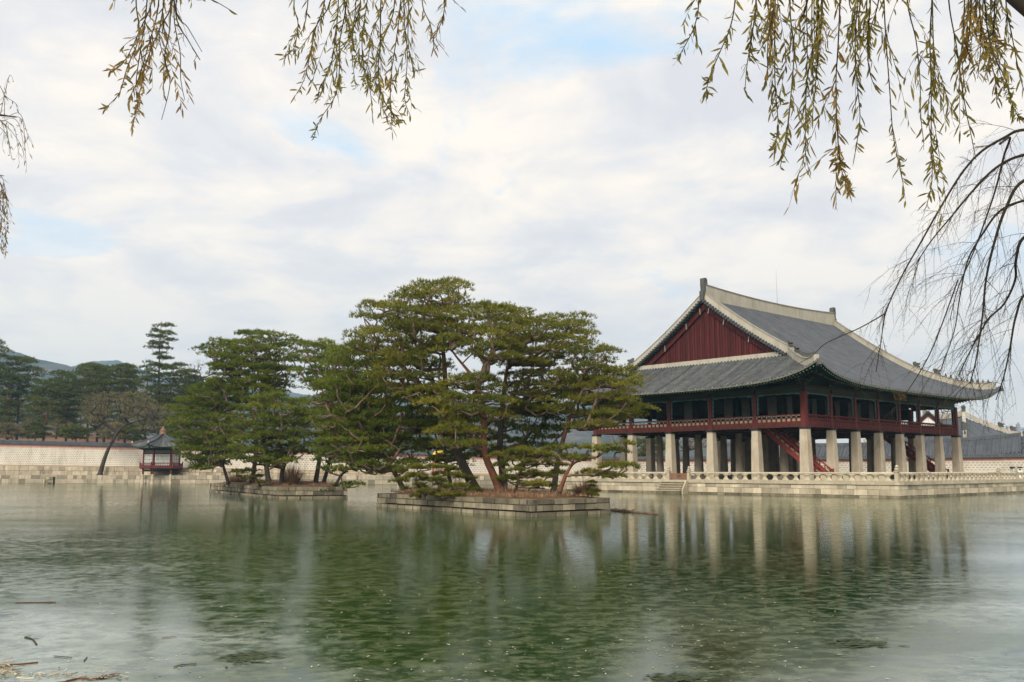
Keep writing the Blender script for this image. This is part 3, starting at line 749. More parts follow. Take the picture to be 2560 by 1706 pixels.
# ridges
def ridge_wall(pts, w, hts, name, parent=pav):
    """white plastered ridge following pts; hts = its height at each point; dark cap tile on top"""
    b = MB(); P = [Vector(q) for q in pts]; v, f, c, g = [], [], [], []
    for k, q in enumerate(P):
        d = (P[min(k+1, len(P)-1)] - P[max(k-1, 0)]); d.z = 0; d.normalize(); s_ = Vector((-d.y, d.x, 0)) * (w / 2); z = Vector((0, 0, 1))
        v += [q - s_ - z * .25, q + s_ - z * .25, q + s_ * .9 + z * hts[k], q - s_ * .9 + z * hts[k]]
        t = q + z * (hts[k] + .002); c += [t - s_ * 1.2, t + s_ * 1.2, t + s_ * .75 + z * .12, t - s_ * .75 + z * .12]
    for k in range(len(P) - 1):
        for a in range(4): f.append((k*4+a, k*4+(a+1) % 4, (k+1)*4+(a+1) % 4, (k+1)*4+a))
    e = (len(P) - 1) * 4; f += [(0, 1, 2, 3), (e+3, e+2, e+1, e)]
    b.add(v, f, 0); b.add(c, f, 1); return b.build(name, [M['plaster'], M['cap']], parent)
def zr_(i): u = (i - LR / 2) / (LR / 2 - IB); return hz(VR) - .12 + .22 * u * u
pts = [(IB + (LR - 2*IB) * k / 24, LL / 2, zr_(IB + (LR - 2*IB) * k / 24)) for k in range(25)]
main_ridge = ridge_wall(pts, .62, [1.28 + .22 * (abs(k - 12) / 12) ** 2 for k in range(25)], 'main_ridge')
def finial(i, sgn):
    b = MB(); z0 = zr_(IB) + .25; x = i
    b.prism([(x - .42, z0), (x + .42, z0), (x + .36, z0 + .9), (x + .48, z0 + 1.3), (x + .40, z0 + 2.0), (x + .1, z0 + 2.15), (x - .38, z0 + 2.08), (x - .42, z0 + 1.4), (x - .34, z0 + .9)] if sgn > 0 else
            [(x + .42, z0), (x - .42, z0), (x - .36, z0 + .9), (x - .48, z0 + 1.3), (x - .40, z0 + 2.0), (x - .1, z0 + 2.15), (x + .38, z0 + 2.08), (x + .42, z0 + 1.4), (x + .34, z0 + .9)], LL / 2 - .28, LL / 2 + .28, 'y')
    b.v = [(x + (q[0] - x) * .8, q[1], z0 + (q[2] - z0) * .97) for q in b.v]
    b.span(x - sgn * .55, x - sgn * .30, LL/2 - .25, LL/2 + .25, z0 - .55, z0 + .5)
    for a in (-.2, .2): b.lathe([(.09, 0), (.06, .12)], (x + sgn * .3, LL/2 + a, z0 + 1.5), 6)
    b.build('ridge_finial', M['clay'], main_ridge)
finial(IB - .05, 1); finial(LR - IB + .05, -1)
# lightning rod
mb = MB(); q = (18.7, LL / 2, zr_(18.7) + 1.4); mb.tube([q, (q[0], q[1], q[2] + 4.3)], [.035, .012], 6); mb.lathe([(.16, 0), (.05, .25), (.03, .6)], q, 8); mb.build('lightning_rod', M['metal'], main_ridge)
def corner_map(c):
    return (lambda i, j: (i, j)) if c == 0 else (lambda i, j: (LR - i, j)) if c == 1 else (lambda i, j: (i, LL - j)) if c == 2 else (lambda i, j: (LR - i, LL - j))
def figure_mesh(kind):
    b = MB()
    if kind == 'dragon':
        b.prism([(-.34, 0), (.34, 0), (.42, .18), (.22, .30), (.46, .44), (.40, .58), (.05, .62), (-.30, .78), (-.42, .70), (-.36, .4)], -.17, .17, 'y')
        for a in (-.12, .12): b.lathe([(.06, 0), (.02, .16)], (-.15, a, .68), 5)
    else:
        b.lathe([(.12, 0), (.14, .1), (.10, .24), (.06, .30)], (0, 0, 0), 8); b.lathe([(.03, 0), (.085, .05), (.085, .12), (.03, .18)], (.03, 0, .28), 8); b.box((.12, 0, .1), (.06, .16, .2))
    return b
fig0 = figure_mesh('beast'); drg0 = figure_mesh('dragon'); figo = drgo = None
for c in range(4):
    mp = corner_map(c)
    # hip ridge from the corner up to the foot of the barge, then the barge ridge up the gable edge
    hp = []
    for k in range(10):
        d = .95 + (VB - .95) * k / 9; i, j = mp(-OV + d, -OV + d); hp.append((i, j, rz_(d, d, d)))
    hr = ridge_wall(hp, .46, [.74 - .05 * math.sin(k / 9 * math.pi) for k in range(10)], 'hip_ridge')
    bp = []
    for k in range(16):
        d = VB - .15 + (VR - VB + .15) * k / 15; i, j = mp(IB, -OV + d); bp.append((i, j, rz_(VB, d, d)))
    br = ridge_wall(bp, .46, [.80] * 16, 'barge_ridge')
    e = MB(); i, j = mp(-OV + .75, -OV + .75); e.box((i, j, rz_(.8, .8, .8) + .28), (.5, .5, 1.0), R(45)); e.build('ridge_end', M['plaster'], hr)
    ang = [R(225), R(-45), R(135), R(45)][c]
    n = 9 if c in (0, 1) else 6
    for k in range(n):
        d = 1.15 + k * .46; i, j = mp(-OV + d, -OV + d); z = rz_(d, d, d) + .80
        if figo is None: o = figo = fig0.build('roof_figurine', M['clay'], hr)
        else: o = figo.copy(); S.collection.objects.link(o); o.parent = hr
        o.location = (i, j, z); o.rotation_euler = (0, 0, ang)
    for d in (1.15 + n * .46 + .25, VB - .25):
        i, j = mp(-OV + d, -OV + d); z = rz_(d, d, d) + .76
        if drgo is None: o = drgo = drg0.build('dragon_head', M['clay'], hr)
        else: o = drgo.copy(); S.collection.objects.link(o); o.parent = hr
        o.location = (i, j, z); o.rotation_euler = (0, 0, ang)
# gables
for side in (0, 1):
    sg = 1 if side == 0 else -1; X = lambda i: i if side == 0 else LR - i
    iw = UG - OV; wall_ = MB(); n = 62; j0, j1 = -OV + UG - .4, LL + OV - UG + .4
    for k in range(n):
        a, b = j0 + (j1 - j0) * k / n, j0 + (j1 - j0) * (k + 1) / n; g = .012
        def top(j): d = min(j + OV, LL + OV - j); return hz(d) - .45
        pr = .0 if k % 2 else .03
        v = [(X(iw - pr), a + g, hz(UG) - .6), (X(iw - pr), b - g, hz(UG) - .6), (X(iw - pr), b - g, top(b)), (X(iw - pr), a + g, top(a)), (X(iw + .1), a + g, hz(UG) - .6), (X(iw + .1), b - g, hz(UG) - .6), (X(iw + .1), b - g, top(b)), (X(iw + .1), a + g, top(a))]
        wall_.add(v, BOXF, 0, random.random())
        wall_.span(X(iw - .06), X(iw + .02), a - .03, a + .03, hz(UG) - .6, top(a) - .05, 0, .15)
    gw = wall_.build('gable_wall', M['red_board'], pav)
    bb = MB(); m_ = 20
    for half in (0, 1):
        for k in range(m_):
            q = [VB - .4 + (VR - VB + .4) * (k + e) / m_ for e in (0, 1)]
            jj = [(-OV + d) if half == 0 else (LL + OV - d) for d in q]; zz = [hz(d) for d in q]
            x0, x1 = X(IB - .02), X(IB + .1)
            v = [(x0, jj[0], zz[0] - 1.2), (x0, jj[1], zz[1] - 1.2), (x0, jj[1], zz[1] - .42), (x0, jj[0], zz[0] - .42), (x1, jj[0], zz[0] - 1.2), (x1, jj[1], zz[1] - 1.2), (x1, jj[1], zz[1] - .42), (x1, jj[0], zz[0] - .42)]
            bb.add(v, BOXF, 0, .5)
    bb.build('barge_board', M['red_board'], gw)
    tl = MB()
    for half in (0, 1):
        N = 31
        for k in range(N):
            d = VB + .1 + (VR - VB - .25) * (k + .5) / N; j = (-OV + d) if half == 0 else (LL + OV - d); z = hz(d)
            tl.tube([(X(IB + .3), j, z - .02), (X(IB - .78), j, z - .16)], .135, 8, 0, random.random())
            tl.span(X(IB - .7), X(IB + .3), j - .13, j + .13, z - .30, z - .20, 0, .15)
            tl.box((X(IB - .25), j, z - .42), (.7, .11, .12), 0, 1, .3)
    tl.build('barge_tile', [M['tile'], M['green_dark']], gw)
    st_ = MB(); st_.span(X(iw - .62), X(iw - .14), -OV + UG - .1, LL + OV - UG + .1, hz(UG) - .5, hz(UG) + .18); st_.build('gable_sill', M['plaster'], gw)
    hk = MB()
    for half in (0, 1):
        for d in (9.2, 12.4, 15.6, 17.6):
            j = (-OV + d) if half == 0 else (LL + OV - d); hk.beam((X(IB - .08), j, hz(d) - .5), (X(IB - .12), j + (.12 if half == 0 else -.12), hz(d) - 1.25), .08, .1)
    hk.build('barge_hook', M['lotus'], gw)
# --- two stairs under the floor
def stair(i0, j_top, j_bot):
    b, w = MB(), MB(); run = j_top - j_bot; n = 14
    for k in range(n):
        z = 6.9 - 5.4 * (k + 1) / n; j = j_top - run * (k + .5) / n; b.span(i0, i0 + 1.7, j - run/n * .6, j + run/n * .6, z - .06, z, 0, .3)
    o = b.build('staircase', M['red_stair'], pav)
    s_ = MB()
    for x in (i0, i0 + 1.7):
        s_.beam((x, j_top, 6.85), (x, j_bot, 1.55), .1, .62, 0, .5); s_.beam((x, j_top, 7.65), (x, j_bot, 2.45), .1, .12, 0, .7)
        for k in range(12):
            u = (k + .5) / 12; j = j_top - run * u; z = 6.85 - 5.3 * u; s_.span(x - .05, x + .05, j - .05, j + .05, z, z + .8, 0, .4)
        s_.span(x - .09, x + .09, j_bot - .12, j_bot + .06, PZ, PZ + 1.15, 0, .6)
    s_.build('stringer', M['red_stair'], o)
    for x in (i0 - .06, i0 + 1.76):
        for k in range(12):
            u = (k + .9) / 12; j = j_top - run * u; z = 6.85 - 5.3 * u; w.beam((x, j + .2, z + .50), (x, j - .12, z + .26), .04, .17, 0, .5)
    w.build('stair_ornament', M['lotus'], o)
stair(2.8, 6.4, -.3); stair(33.2, 8.2, .9)
# --- name board with its three gold characters, hung under the front eave
sb = MB(); sb.box((0, 0, 0), (3.6, .10, 1.2)); so2 = sb.build('signboard', M['collar'], pav); so2.location = (18.8, -1.0, 10.66); so2.rotation_euler = (R(-14), 0, 0)
fr = MB()
for z in (-.62, .62): fr.span(-1.9, 1.9, -.10, .07, z - .08, z + .08)
for x in (-1.85, 1.85): fr.span(x - .08, x + .08, -.10, .07, -.54, .54)
fr.build('frame', M['beam_green'], so2)
fc = bpy.data.curves.new('lettering', 'FONT'); fc.body = '樓會慶'; fc.align_x = 'CENTER'; fc.align_y = 'CENTER'; fc.size = 1.05; fc.extrude = .012; fc.offset = .018
fo = bpy.data.objects.new('lettering', fc); S.collection.objects.link(fo); fo.parent = so2; fo.location = (0, -.07, 0); fo.rotation_euler = (R(90), 0, 0); fc.materials.append(M['gold'])
bpy.context.view_layer.update(); fm = bpy.data.meshes.new_from_object(fo.evaluated_get(bpy.context.evaluated_depsgraph_get())); bpy.data.objects.remove(fo); fo = link('lettering', fm, so2); fo.location = (0, -.07, 0); fo.rotation_euler = (R(90), 0, 0)
# ================================================================== ISLANDS
def island(name, pts, label, seed, ztop=.93, dome=.5, bw=(.75, 1.5)):
    """pts: plan corners anticlockwise from above"""
    n = len(pts); mb = MB()
    for k in range(n):
        a, b = pts[k], pts[(k+1) % n]; blocks(mb, a, b, .27, ztop, [1, .92], bw, .35, .05, .03, seed=seed + k)
        A, B = np.array(a), np.array(b); d = (B - A) / np.linalg.norm(B - A); nn = np.array([d[1], -d[0]]) * .05
        blocks(mb, A + nn - d * .05, B + nn + d * .05, -.4, .25, 1, (.9, 1.7), .4, .10, .04, seed=seed + 40 + k)
    tag(mb.build(name + '_wall', [M['stone_dark'], M['joint']]), label, 'retaining wall')
    c = np.mean(np.array(pts), 0); V, F = [], []; rg = np.random.default_rng(seed); K = 9; per = []
    for k in range(n):
        a, b = np.array(pts[k]), np.array(pts[(k+1) % n])
        for q in range(8): per.append(a + (b - a) * q / 8)
    m_ = len(per)
    for r_ in range(K + 1):
        f = 1 - r_ / K
        for p in per:
            q = c + (p - c) * (f * .985); V.append((q[0], q[1], ztop - .06 + dome * (1 - f ** 2) + (rg.normal(0, .035) if 0 < r_ else 0)))
    for r_ in range(K):
        for k in range(m_): F.append((r_*m_+k, r_*m_+(k+1) % m_, (r_+1)*m_+(k+1) % m_, (r_+1)*m_+k))
    o = arr_mesh('island_ground', V, F, M['litter']); o['kind'] = 'structure'; o.data.polygons.foreach_set('use_smooth', [True] * len(F))
    return c
def pl(px, py): q = at_z(px, py, 0); return np.array([q[0], q[1]])
n1, l1, r1 = pl(1328, 1293), pl(942, 1266.6), pl(1526.6, 1284); I1 = [n1, r1, r1 + (l1 - n1) * .98 + (r1 - n1) * .0, l1]
n2, l2, r2 = pl(697, 1247), pl(525.5, 1229.7), pl(868, 1246.2); bk2 = l2 + (r2 - n2) * 1.0; I2 = [n2, r2, r2 + np.array([-6.0, 24.0]), bk2, l2]
island('near_island', I1, 'weathered stone block wall edging the nearer pine island', 200, .93, .35)
island('far_island', I2, 'weathered stone block wall edging the farther pine island beside the small pavilion', 300, 1.02, .4, (.55, 1.1))
# reddish dry grass on the islands
def grass(name, pts, n, h, seed, fn, base):
    rg = np.random.default_rng(seed); V, F, T = [], [], []
    for q in range(n):
        p, hh = fn(rg); t = rg.random()
        for b in range(9):
            a = rg.uniform(0, 6.28); ln = hh * rg.uniform(.5, 1.1); o = rg.normal(0, .10, 2); d = np.array([math.cos(a), math.sin(a)]) * ln * rg.uniform(.15, .55)
            s_ = np.array([-math.sin(a), math.cos(a)]) * .014; x, y = p[0] + o[0], p[1] + o[1]; k = len(V)
            V += [(x - s_[0], y - s_[1], p[2]), (x + s_[0], y + s_[1], p[2]), (x + d[0], y + d[1], p[2] + ln)]; F.append((k, k+1, k+2)); T.append(t)
    o = arr_mesh(name, V, F, M['drygrass'], tone=T); o['kind'] = 'stuff'; return o
def in_poly(pts, rg, inset=.9):
    c = np.mean(np.array(pts), 0)
    while True:
        w = rg.dirichlet(np.ones(len(pts)) * .7); q = (np.array(pts) * w[:, None]).sum(0); return c + (q - c) * inset
grass('dry_grass', I1, 2000, .3, 1, lambda rg: ((*in_poly(I1, rg), 1.0), rg.uniform(.12, .45)), 1)
grass('dry_grass', I2, 1700, .3, 2, lambda rg: ((*in_poly(I2, rg), 1.1), rg.uniform(.12, .45)), 1)
def dry_bush(px, py, Y, r_, h, label, seed, name='dry_bush', m='drygrass', z=None):
    rg = np.random.default_rng(seed); p = at(px, py, Y); V, F, T = [], [], []; z0 = p[2] if z is None else z
    for q in range(520):
        a, rr = rg.uniform(0, 6.28), r_ * math.sqrt(rg.random()); ln = h * rg.uniform(.5, 1.05) * (1 - .4 * (rr / r_) ** 2); x, y = p[0] + rr * .45 * math.cos(a), p[1] + rr * .45 * math.sin(a)
        tx, ty = p[0] + rr * math.cos(a) * 1.1, p[1] + rr * math.sin(a) * 1.1; s_ = np.array([-math.sin(a), math.cos(a)]) * .018; k = len(V)
        V += [(x - s_[0], y - s_[1], z0), (x + s_[0], y + s_[1], z0), (tx, ty, z0 + ln)]; F.append((k, k+1, k+2)); T.append(rg.random())
    return tag(arr_mesh(name, V, F, M[m], tone=T), label, 'bush')
dry_bush(729, 1210, 89, 1.6, 2.6, 'tall reddish dry bush between the trunks on the farther pine island', 5)
dry_bush(595, 1206, 95, 1.7, 1.4, 'low reddish dry bush by the leaning left trunk on the farther island', 6)
dry_bush(1462, 1236, 57, 1.3, 1.1, 'pale dry grass clump near the right corner of the nearer pine island', 7)
dry_bush(1270, 1242, 56, 1.5, .9, 'rusty dry grass clump at the foot of the red trunk on the nearer island', 8)
dry_bush(80, 1183, 192, 2.6, 2.6, 'small bare reddish shrub on the ledge left of the leaning tree', 9, m='brownleaf')
dry_bush(127, 1186, 189, 2.6, 2.0, 'low bare shrub on the ledge beside the leaning tree', 10, m='brownleaf')

# ================================================================== TREES
def smooth_path(P, n=6):
    P = [np.array(q, float) for q in P]; out = []
    for k in range(len(P) - 1):
        p0, p1, p2, p3 = P[max(k-1, 0)], P[k], P[k+1], P[min(k+2, len(P)-1)]
        for q in range(n):
            t = q / n; out.append(.5 * ((2*p1) + (-p0+p2)*t + (2*p0-5*p1+4*p2-p3)*t*t + (-p0+3*p1-3*p2+p3)*t**3))
    out.append(P[-1]); return out
def inside(poly, x, y):
    c = False; n = len(poly); j = n - 1
    for i in range(n):
        xi, yi = poly[i]; xj, yj = poly[j]
        if (yi > y) != (yj > y) and x < (xj - xi) * (y - yi) / (yj - yi) + xi: c = not c
        j = i
    return c
def pads_in(poly, Y, depth, spacing, rg, tries=4000):
    """centres of foliage pads filling a crown outline; depth bulges in the middle of the crown"""
    xs, ys = [p[0] for p in poly], [p[1] for p in poly]; cx = (min(xs) + max(xs)) / 2; hw = (max(xs) - min(xs)) / 2; out = []
    P3 = []
    for q in range(tries):
        x, y = rg.uniform(min(xs), max(xs)), rg.uniform(min(ys), max(ys))
        if not inside(poly, x, y): continue
        e = depth * math.sqrt(max(.08, 1 - ((x - cx) / hw) ** 2)); p = at(x, y, Y + rg.uniform(-e, e))
        ok = True
        for o in P3:
            if abs(o[2] - p[2]) < spacing * .62 and (o[0] - p[0]) ** 2 + (o[1] - p[1]) ** 2 < spacing ** 2 * 1.25: ok = False; break
        if ok: P3.append(p)
    return P3
def wood(trunk, pads, rg, r0, r1, up=.35):
    """joins every pad to the trunk through earlier pads, like real branching; returns the limbs with their thickness"""
    nodes = [np.array(t) for t in trunk[len(trunk) // 4:]]; par = [-1] * len(nodes); nt_ = len(nodes)
    T = np.array(nodes)
    order = sorted(range(len(pads)), key=lambda k: np.min(np.linalg.norm(T - pads[k], axis=1)))
    for k in order:
        p = pads[k] - np.array([0, 0, .12]); N = np.array(nodes); d = N - p; dist = np.linalg.norm(d, axis=1)
        cost = dist + up * np.maximum(0, d[:, 2] + .05) * 2.2 + np.where(np.arange(len(nodes)) < nt_, 0, .25)
        b = int(np.argmin(cost)); q0 = nodes[b]; L = dist[b]
        if L > .9:                                      # a bent middle joint
            mpt = (q0 + p) / 2 + rg.normal(0, .09, 3) * L + np.array([0, 0, -.06 * L]); nodes.append(mpt); par.append(b); b = len(nodes) - 1
        nodes.append(p); par.append(b)
    load = [0.0] * len(nodes)
    for k in range(len(nodes) - 1, nt_ - 1, -1):
        load[k] += 1
        load[par[k]] += load[k]
    return nodes, par, load, nt_
def tufts(pads, rad, rg, per, blade, width, flat=.30, tone_sd=.2, spread=1.0, tilt=.9, K=6):
    """needle tufts of all pads in one go: blades rising from a flat-bottomed cushion"""
    Vs, Ts = [], []
    for p in pads:
        a = rad * rg.uniform(.65, 1.25); b = a * rg.uniform(.6, 1.0); th = rg.uniform(0, 3.14); n = int(per * (a / rad) ** 2); tn = np.clip(rg.normal(.45, tone_sd), 0, 1)
        rr = np.sqrt(rg.random(n)); an = rg.uniform(0, 6.283, n); x, y = a * rr * np.cos(an), b * rr * np.sin(an)
        # lobed outline
        lob = 1 + .22 * np.sin(an * 3 + rg.uniform(0, 6)) + .14 * np.sin(an * 5 + rg.uniform(0, 6)); x, y = x * lob, y * lob
        z = flat * a * (1 - rr ** 2) * rg.uniform(.1, 1, n) + rg.normal(0, .05, n) * a + .10 * a * np.sin(an * 2 + th) * rr
        X = np.stack([p[0] + x * math.cos(th) - y * math.sin(th), p[1] + x * math.sin(th) + y * math.cos(th), p[2] + z], 1)
        ax = np.stack([x * math.cos(th) - y * math.sin(th), x * math.sin(th) + y * math.cos(th), np.full(n, 1.0) * a * .8], 1) / a
        ax = np.repeat(ax, K, 0) + rg.normal(0, tilt, (n * K, 3)) * .7; ax /= np.linalg.norm(ax, axis=1, keepdims=True)
        B = np.repeat(X, K, 0); s_ = np.cross(ax, rg.normal(0, 1, (n * K, 3))); s_ /= np.linalg.norm(s_, axis=1, keepdims=True)
        ln = blade * rg.uniform(.6, 1.25, (n * K, 1)); V = np.stack([B - s_ * width * .5, B + s_ * width * .5, B + ax * ln], 1)
        Vs.append(V.reshape(-1, 3)); Ts.append(np.clip(np.repeat(rg.normal(tn, .13, n), K), 0, 1))
    V = np.concatenate(Vs); F = np.arange(len(V)).reshape(-1, 3); return V, F, np.concatenate(Ts)
def pine(label, trunk_px, Y, polys, seed, r0=.26, depth=3.0, spacing=.98, rad=.98, per=84, blade=.235, width=.036, lean=0.0, ground=None, needle='needle', group=None, bark=('bark_dark', 'bark_red'), red_from=.45, extra=(), K=7, rscale=.028, name='pine_tree', cat='pine tree', tone_sd=.2, tries=4000, flat=.30, limbm='limb'):
    rg = np.random.default_rng(seed); n = len(trunk_px)
    P = [at(px, py, Y + lean * k / max(1, n - 1) + (rg.normal(0, .12) if 0 < k else 0)) for k, (px, py) in enumerate(trunk_px)]
    if ground is not None: P[0] = P[0].copy(); P[0][2] = min(P[0][2], ground)
    tr = smooth_path(P, 6); pads = []
    for poly in polys: pads += pads_in(poly, Y + lean * .6, depth, spacing, rg, tries)
    pads += [at(x, y, Y + rg.uniform(-.4, .4) * depth) for x, y in extra]
    root = thing(name, label, cat, tuple(P[0]), 0, group); base = P[0]
    nodes, par, load, nt_ = wood(tr, pads, rg, r0, .03)
    tk, lb = MB(), MB(); k0 = len(tr); rad_t = []
    for k, q in enumerate(tr):
        u = k / (k0 - 1); rad_t.append(r0 * (1 - u) ** .9 * .72 + .04 + (r0 * .45 if k == 0 else r0 * .18 if k == 1 else 0))
    cut = max(2, int(k0 * red_from)); loc = [q - base for q in tr]
    tk.tube(loc[:cut + 1], rad_t[:cut + 1], 9, 0); tk.tube(loc[cut:], rad_t[cut:], 9, 1)
    o = tk.build('trunk', [M[bark[0]], M[bark[1]]], root, True, False)
    for k in range(nt_, len(nodes)):
        b = par[k]; ra = min(r0 * .5, rscale * math.sqrt(load[k]) + .008); rb = min(r0 * .5, rscale * math.sqrt(max(load[k], load[b] if b >= nt_ else load[k] * 1.25)) + .008)
        A, B = nodes[b] - base, nodes[k] - base
        mid = (A + B) / 2 + rg.normal(0, .04, 3) * np.linalg.norm(B - A)
        lb.tube([A, mid, B], [rb, (ra + rb) / 2, ra], 5, 0, .5, False)
    lb.build('limbs', M[limbm], root, True, False)
    V, F, T = tufts(pads, rad, rg, per, blade, width, K=K, tone_sd=tone_sd, flat=flat); arr_mesh('crown', V - base, F, M[needle], root, T)
    return root
G1, G2 = 'pines on the nearer island', 'pines on the farther island'
c5 = lambda L: [(840 + .408 * x, 680 + .408 * y) for x, y in L]
c6 = lambda L: [(400 + .3317 * x, 780 + .3317 * y) for x, y in L]
c7 = lambda L: [(.3444 * x, 760 + .3444 * y) for x, y in L]
# nearer island
pine('tallest pine of the nearer island, its thick dark trunk leaning left', [(1197, 1240), (1163, 1175), (1140, 1120), (1122, 1060), (1115, 985), (1110, 900), (1103, 830), (1106, 760)], 60,
     [c5([(380, 140), (510, 80), (640, 62), (780, 85), (795, 150), (740, 175), (770, 260), (730, 330), (620, 330), (500, 300), (330, 320), (160, 280), (170, 215), (300, 190), (420, 180)]),
      c5([(80, 385), (170, 340), (330, 330), (520, 300), (760, 300), (800, 420), (700, 500), (560, 480), (500, 540), (300, 520), (120, 480), (90, 420)]),
      c5([(240, 560), (520, 520), (640, 560), (660, 680), (560, 800), (380, 760), (260, 660)])], 11, .42, 3.2, ground=1.0, group=G1)
pine('sinuous bright red trunked pine in the middle of the nearer island', [(1254, 1240), (1232, 1185), (1212, 1135), (1209, 1080), (1210, 1030), (1199, 990), (1192, 955), (1168, 925), (1143, 895), (1126, 872)], 58,
     [c5([(700, 250), (860, 200), (980, 215), (1100, 250), (1120, 330), (1060, 420), (1080, 520), (930, 560), (820, 500), (720, 420)]),
      c5([(560, 700), (820, 640), (960, 650), (1060, 760), (1020, 900), (860, 900), (640, 880), (540, 800)]), c5([(600, 960), (760, 900), (880, 980), (840, 1090), (660, 1060)])], 12, .30, 2.6, ground=1.0, red_from=.05, group=G1)
pine('broad crowned pine behind the red trunk, at the right of the nearer island', [(1262, 1232), (1256, 1180), (1250, 1110), (1256, 1020), (1262, 960), (1272, 900), (1283, 850)], 63,
     [c5([(960, 215), (1080, 225), (1165, 230), (1180, 285), (1290, 262), (1400, 275), (1520, 270), (1530, 330), (1590, 395), (1540, 440), (1380, 460), (1340, 540), (1180, 560), (1060, 480), (980, 380)]),
      c5([(1060, 540), (1300, 560), (1400, 620), (1500, 720), (1400, 860), (1140, 860), (1040, 700)])], 13, .34, 3.2, ground=1.0, group=G1)
pine('dark trunked pine spreading over the right corner of the nearer island towards the pavilion', [(1384, 1230), (1392, 1170), (1405, 1110), (1420, 1060), (1440, 1000), (1462, 950)], 62,
     [c5([(1440, 490), (1560, 465), (1690, 480), (1680, 560), (1760, 600), (1850, 660), (1800, 720), (1900, 830), (1840, 900), (1700, 920), (1640, 960), (1460, 1000), (1380, 900), (1440, 820), (1380, 720), (1480, 640), (1430, 560)])], 14, .24, 3.0, ground=1.0, group=G1)
pine('small red stemmed pine with low flat branches at the right end of the nearer island', [(1394, 1238), (1408, 1205), (1420, 1178), (1436, 1158), (1468, 1145)], 55,
     [c5([(1330, 1080), (1500, 1070), (1640, 1050), (1780, 1035), (1770, 1075), (1660, 1120), (1500, 1150), (1380, 1140)]), c5([(1500, 1240), (1640, 1185), (1820, 1180), (1830, 1215), (1730, 1240), (1720, 1270), (1560, 1285)])], 15, .15, 1.2, spacing=.85, rad=.7, ground=.95, red_from=.0, group=G1)
pine('dark stemmed pine leaning out over the water at the left of the nearer island', [(1012, 1218), (994, 1196), (980, 1172), (962, 1140), (950, 1100), (935, 1060)], 65,
     [c5([(-60, 480), (120, 470), (330, 560), (400, 660), (200, 720), (-80, 680)]), c5([(-120, 700), (100, 660), (340, 720), (560, 700), (660, 820), (640, 960), (480, 1010), (200, 1000), (-60, 980), (-180, 880)]), c5([(-130, 1010), (160, 1010), (420, 1020), (540, 1100), (480, 1200), (330, 1230), (140, 1180), (-60, 1140)])], 16, .22, 3.0, ground=1.0, group=G1, needle='needle_deep')
pine('low bushy pine filling the gap behind the leaning trunks of the nearer island', [(1130, 1226), (1120, 1180), (1112, 1140), (1118, 1090)], 66,
     [c5([(520, 860), (780, 860), (900, 960), (900, 1120), (780, 1190), (600, 1160), (500, 1040)]), c5([(940, 820), (1320, 830), (1420, 960), (1360, 1090), (1200, 1140), (960, 1130), (920, 960)])], 17, .18, 2.4, ground=1.0, group=G1, needle='needle_deep')
pine('young pine half hiding the foot of the big trunks on the nearer island', [(1290, 1240), (1292, 1215), (1300, 1185), (1310, 1150)], 57,
     [c5([(980, 1130), (1180, 1080), (1350, 1140), (1390, 1250), (1250, 1340), (1060, 1300)])], 18, .10, 1.0, spacing=.75, rad=.6, ground=1.0, group=G1)
pine('low pine bush trailing over the stone edge at the left of the nearer island', [(1065, 1240), (1050, 1222), (1040, 1205)], 58,
     [c5([(380, 1220), (600, 1180), (840, 1250), (860, 1370), (640, 1370), (480, 1380), (390, 1320)])], 19, .08, .9, spacing=.7, rad=.5, ground=.95, group=G1)
pine('little pine sapling standing alone by the right corner of the nearer island', [(1470, 1246), (1473, 1228), (1478, 1212)], 55.5, [[(1466, 1218), (1480, 1206), (1494, 1222), (1488, 1240), (1472, 1238)]], 20, .04, .3, spacing=.3, rad=.24, per=40, blade=.15, width=.03, ground=.9, group=G1)
# farther island
pine('tall central pine of the farther island with forked pale red stem', [(672, 1206), (664, 1150), (660, 1080), (662, 1000), (664, 945), (656, 890)], 97,
     [c6([(570, 230), (620, 160), (720, 150), (850, 160), (1000, 190), (1010, 230), (930, 300), (960, 420), (860, 470), (720, 460), (640, 400), (540, 350)]), c6([(540, 380), (900, 420), (980, 520), (800, 580), (580, 540)]), c6([(560, 520), (800, 500), (940, 560), (900, 680), (700, 680), (560, 640)])], 31, .34, 4.0, 1.25, 1.15, 78, .29, .052, ground=1.2, group=G2, needle='needle_deep')
pine('pine of the farther island whose thin top points left over the pond', [(630, 1208), (640, 1120), (632, 1040), (600, 970), (565, 930), (545, 900)], 99,
     [c6([(310, 290), (400, 215), (520, 235), (640, 230), (640, 330), (560, 420), (480, 440), (420, 410), (440, 350)]), c6([(420, 410), (620, 440), (660, 560), (500, 610), (380, 540)]), c6([(190, 640), (420, 500), (600, 540), (640, 640), (520, 740), (300, 760), (100, 760), (90, 700)])], 32, .28, 3.6, 1.25, 1.15, 78, .29, .052, ground=1.2, red_from=.0, group=G2, needle='needle_deep')
pine('pine with a bent dark trunk at the left tip of the farther island', [(572, 1208), (562, 1178), (556, 1150), (566, 1120), (580, 1090)], 96,
     [c6([(80, 800), (300, 760), (520, 780), (640, 860), (620, 960), (420, 1000), (240, 980), (110, 900)]), c6([(130, 960), (330, 1000), (560, 1000), (640, 1060), (520, 1110), (420, 1180), (280, 1190), (330, 1120), (150, 1090)])], 33, .2, 3.2, 1.15, 1.1, 78, .29, .052, ground=1.1, group=G2, needle='needle_deep')
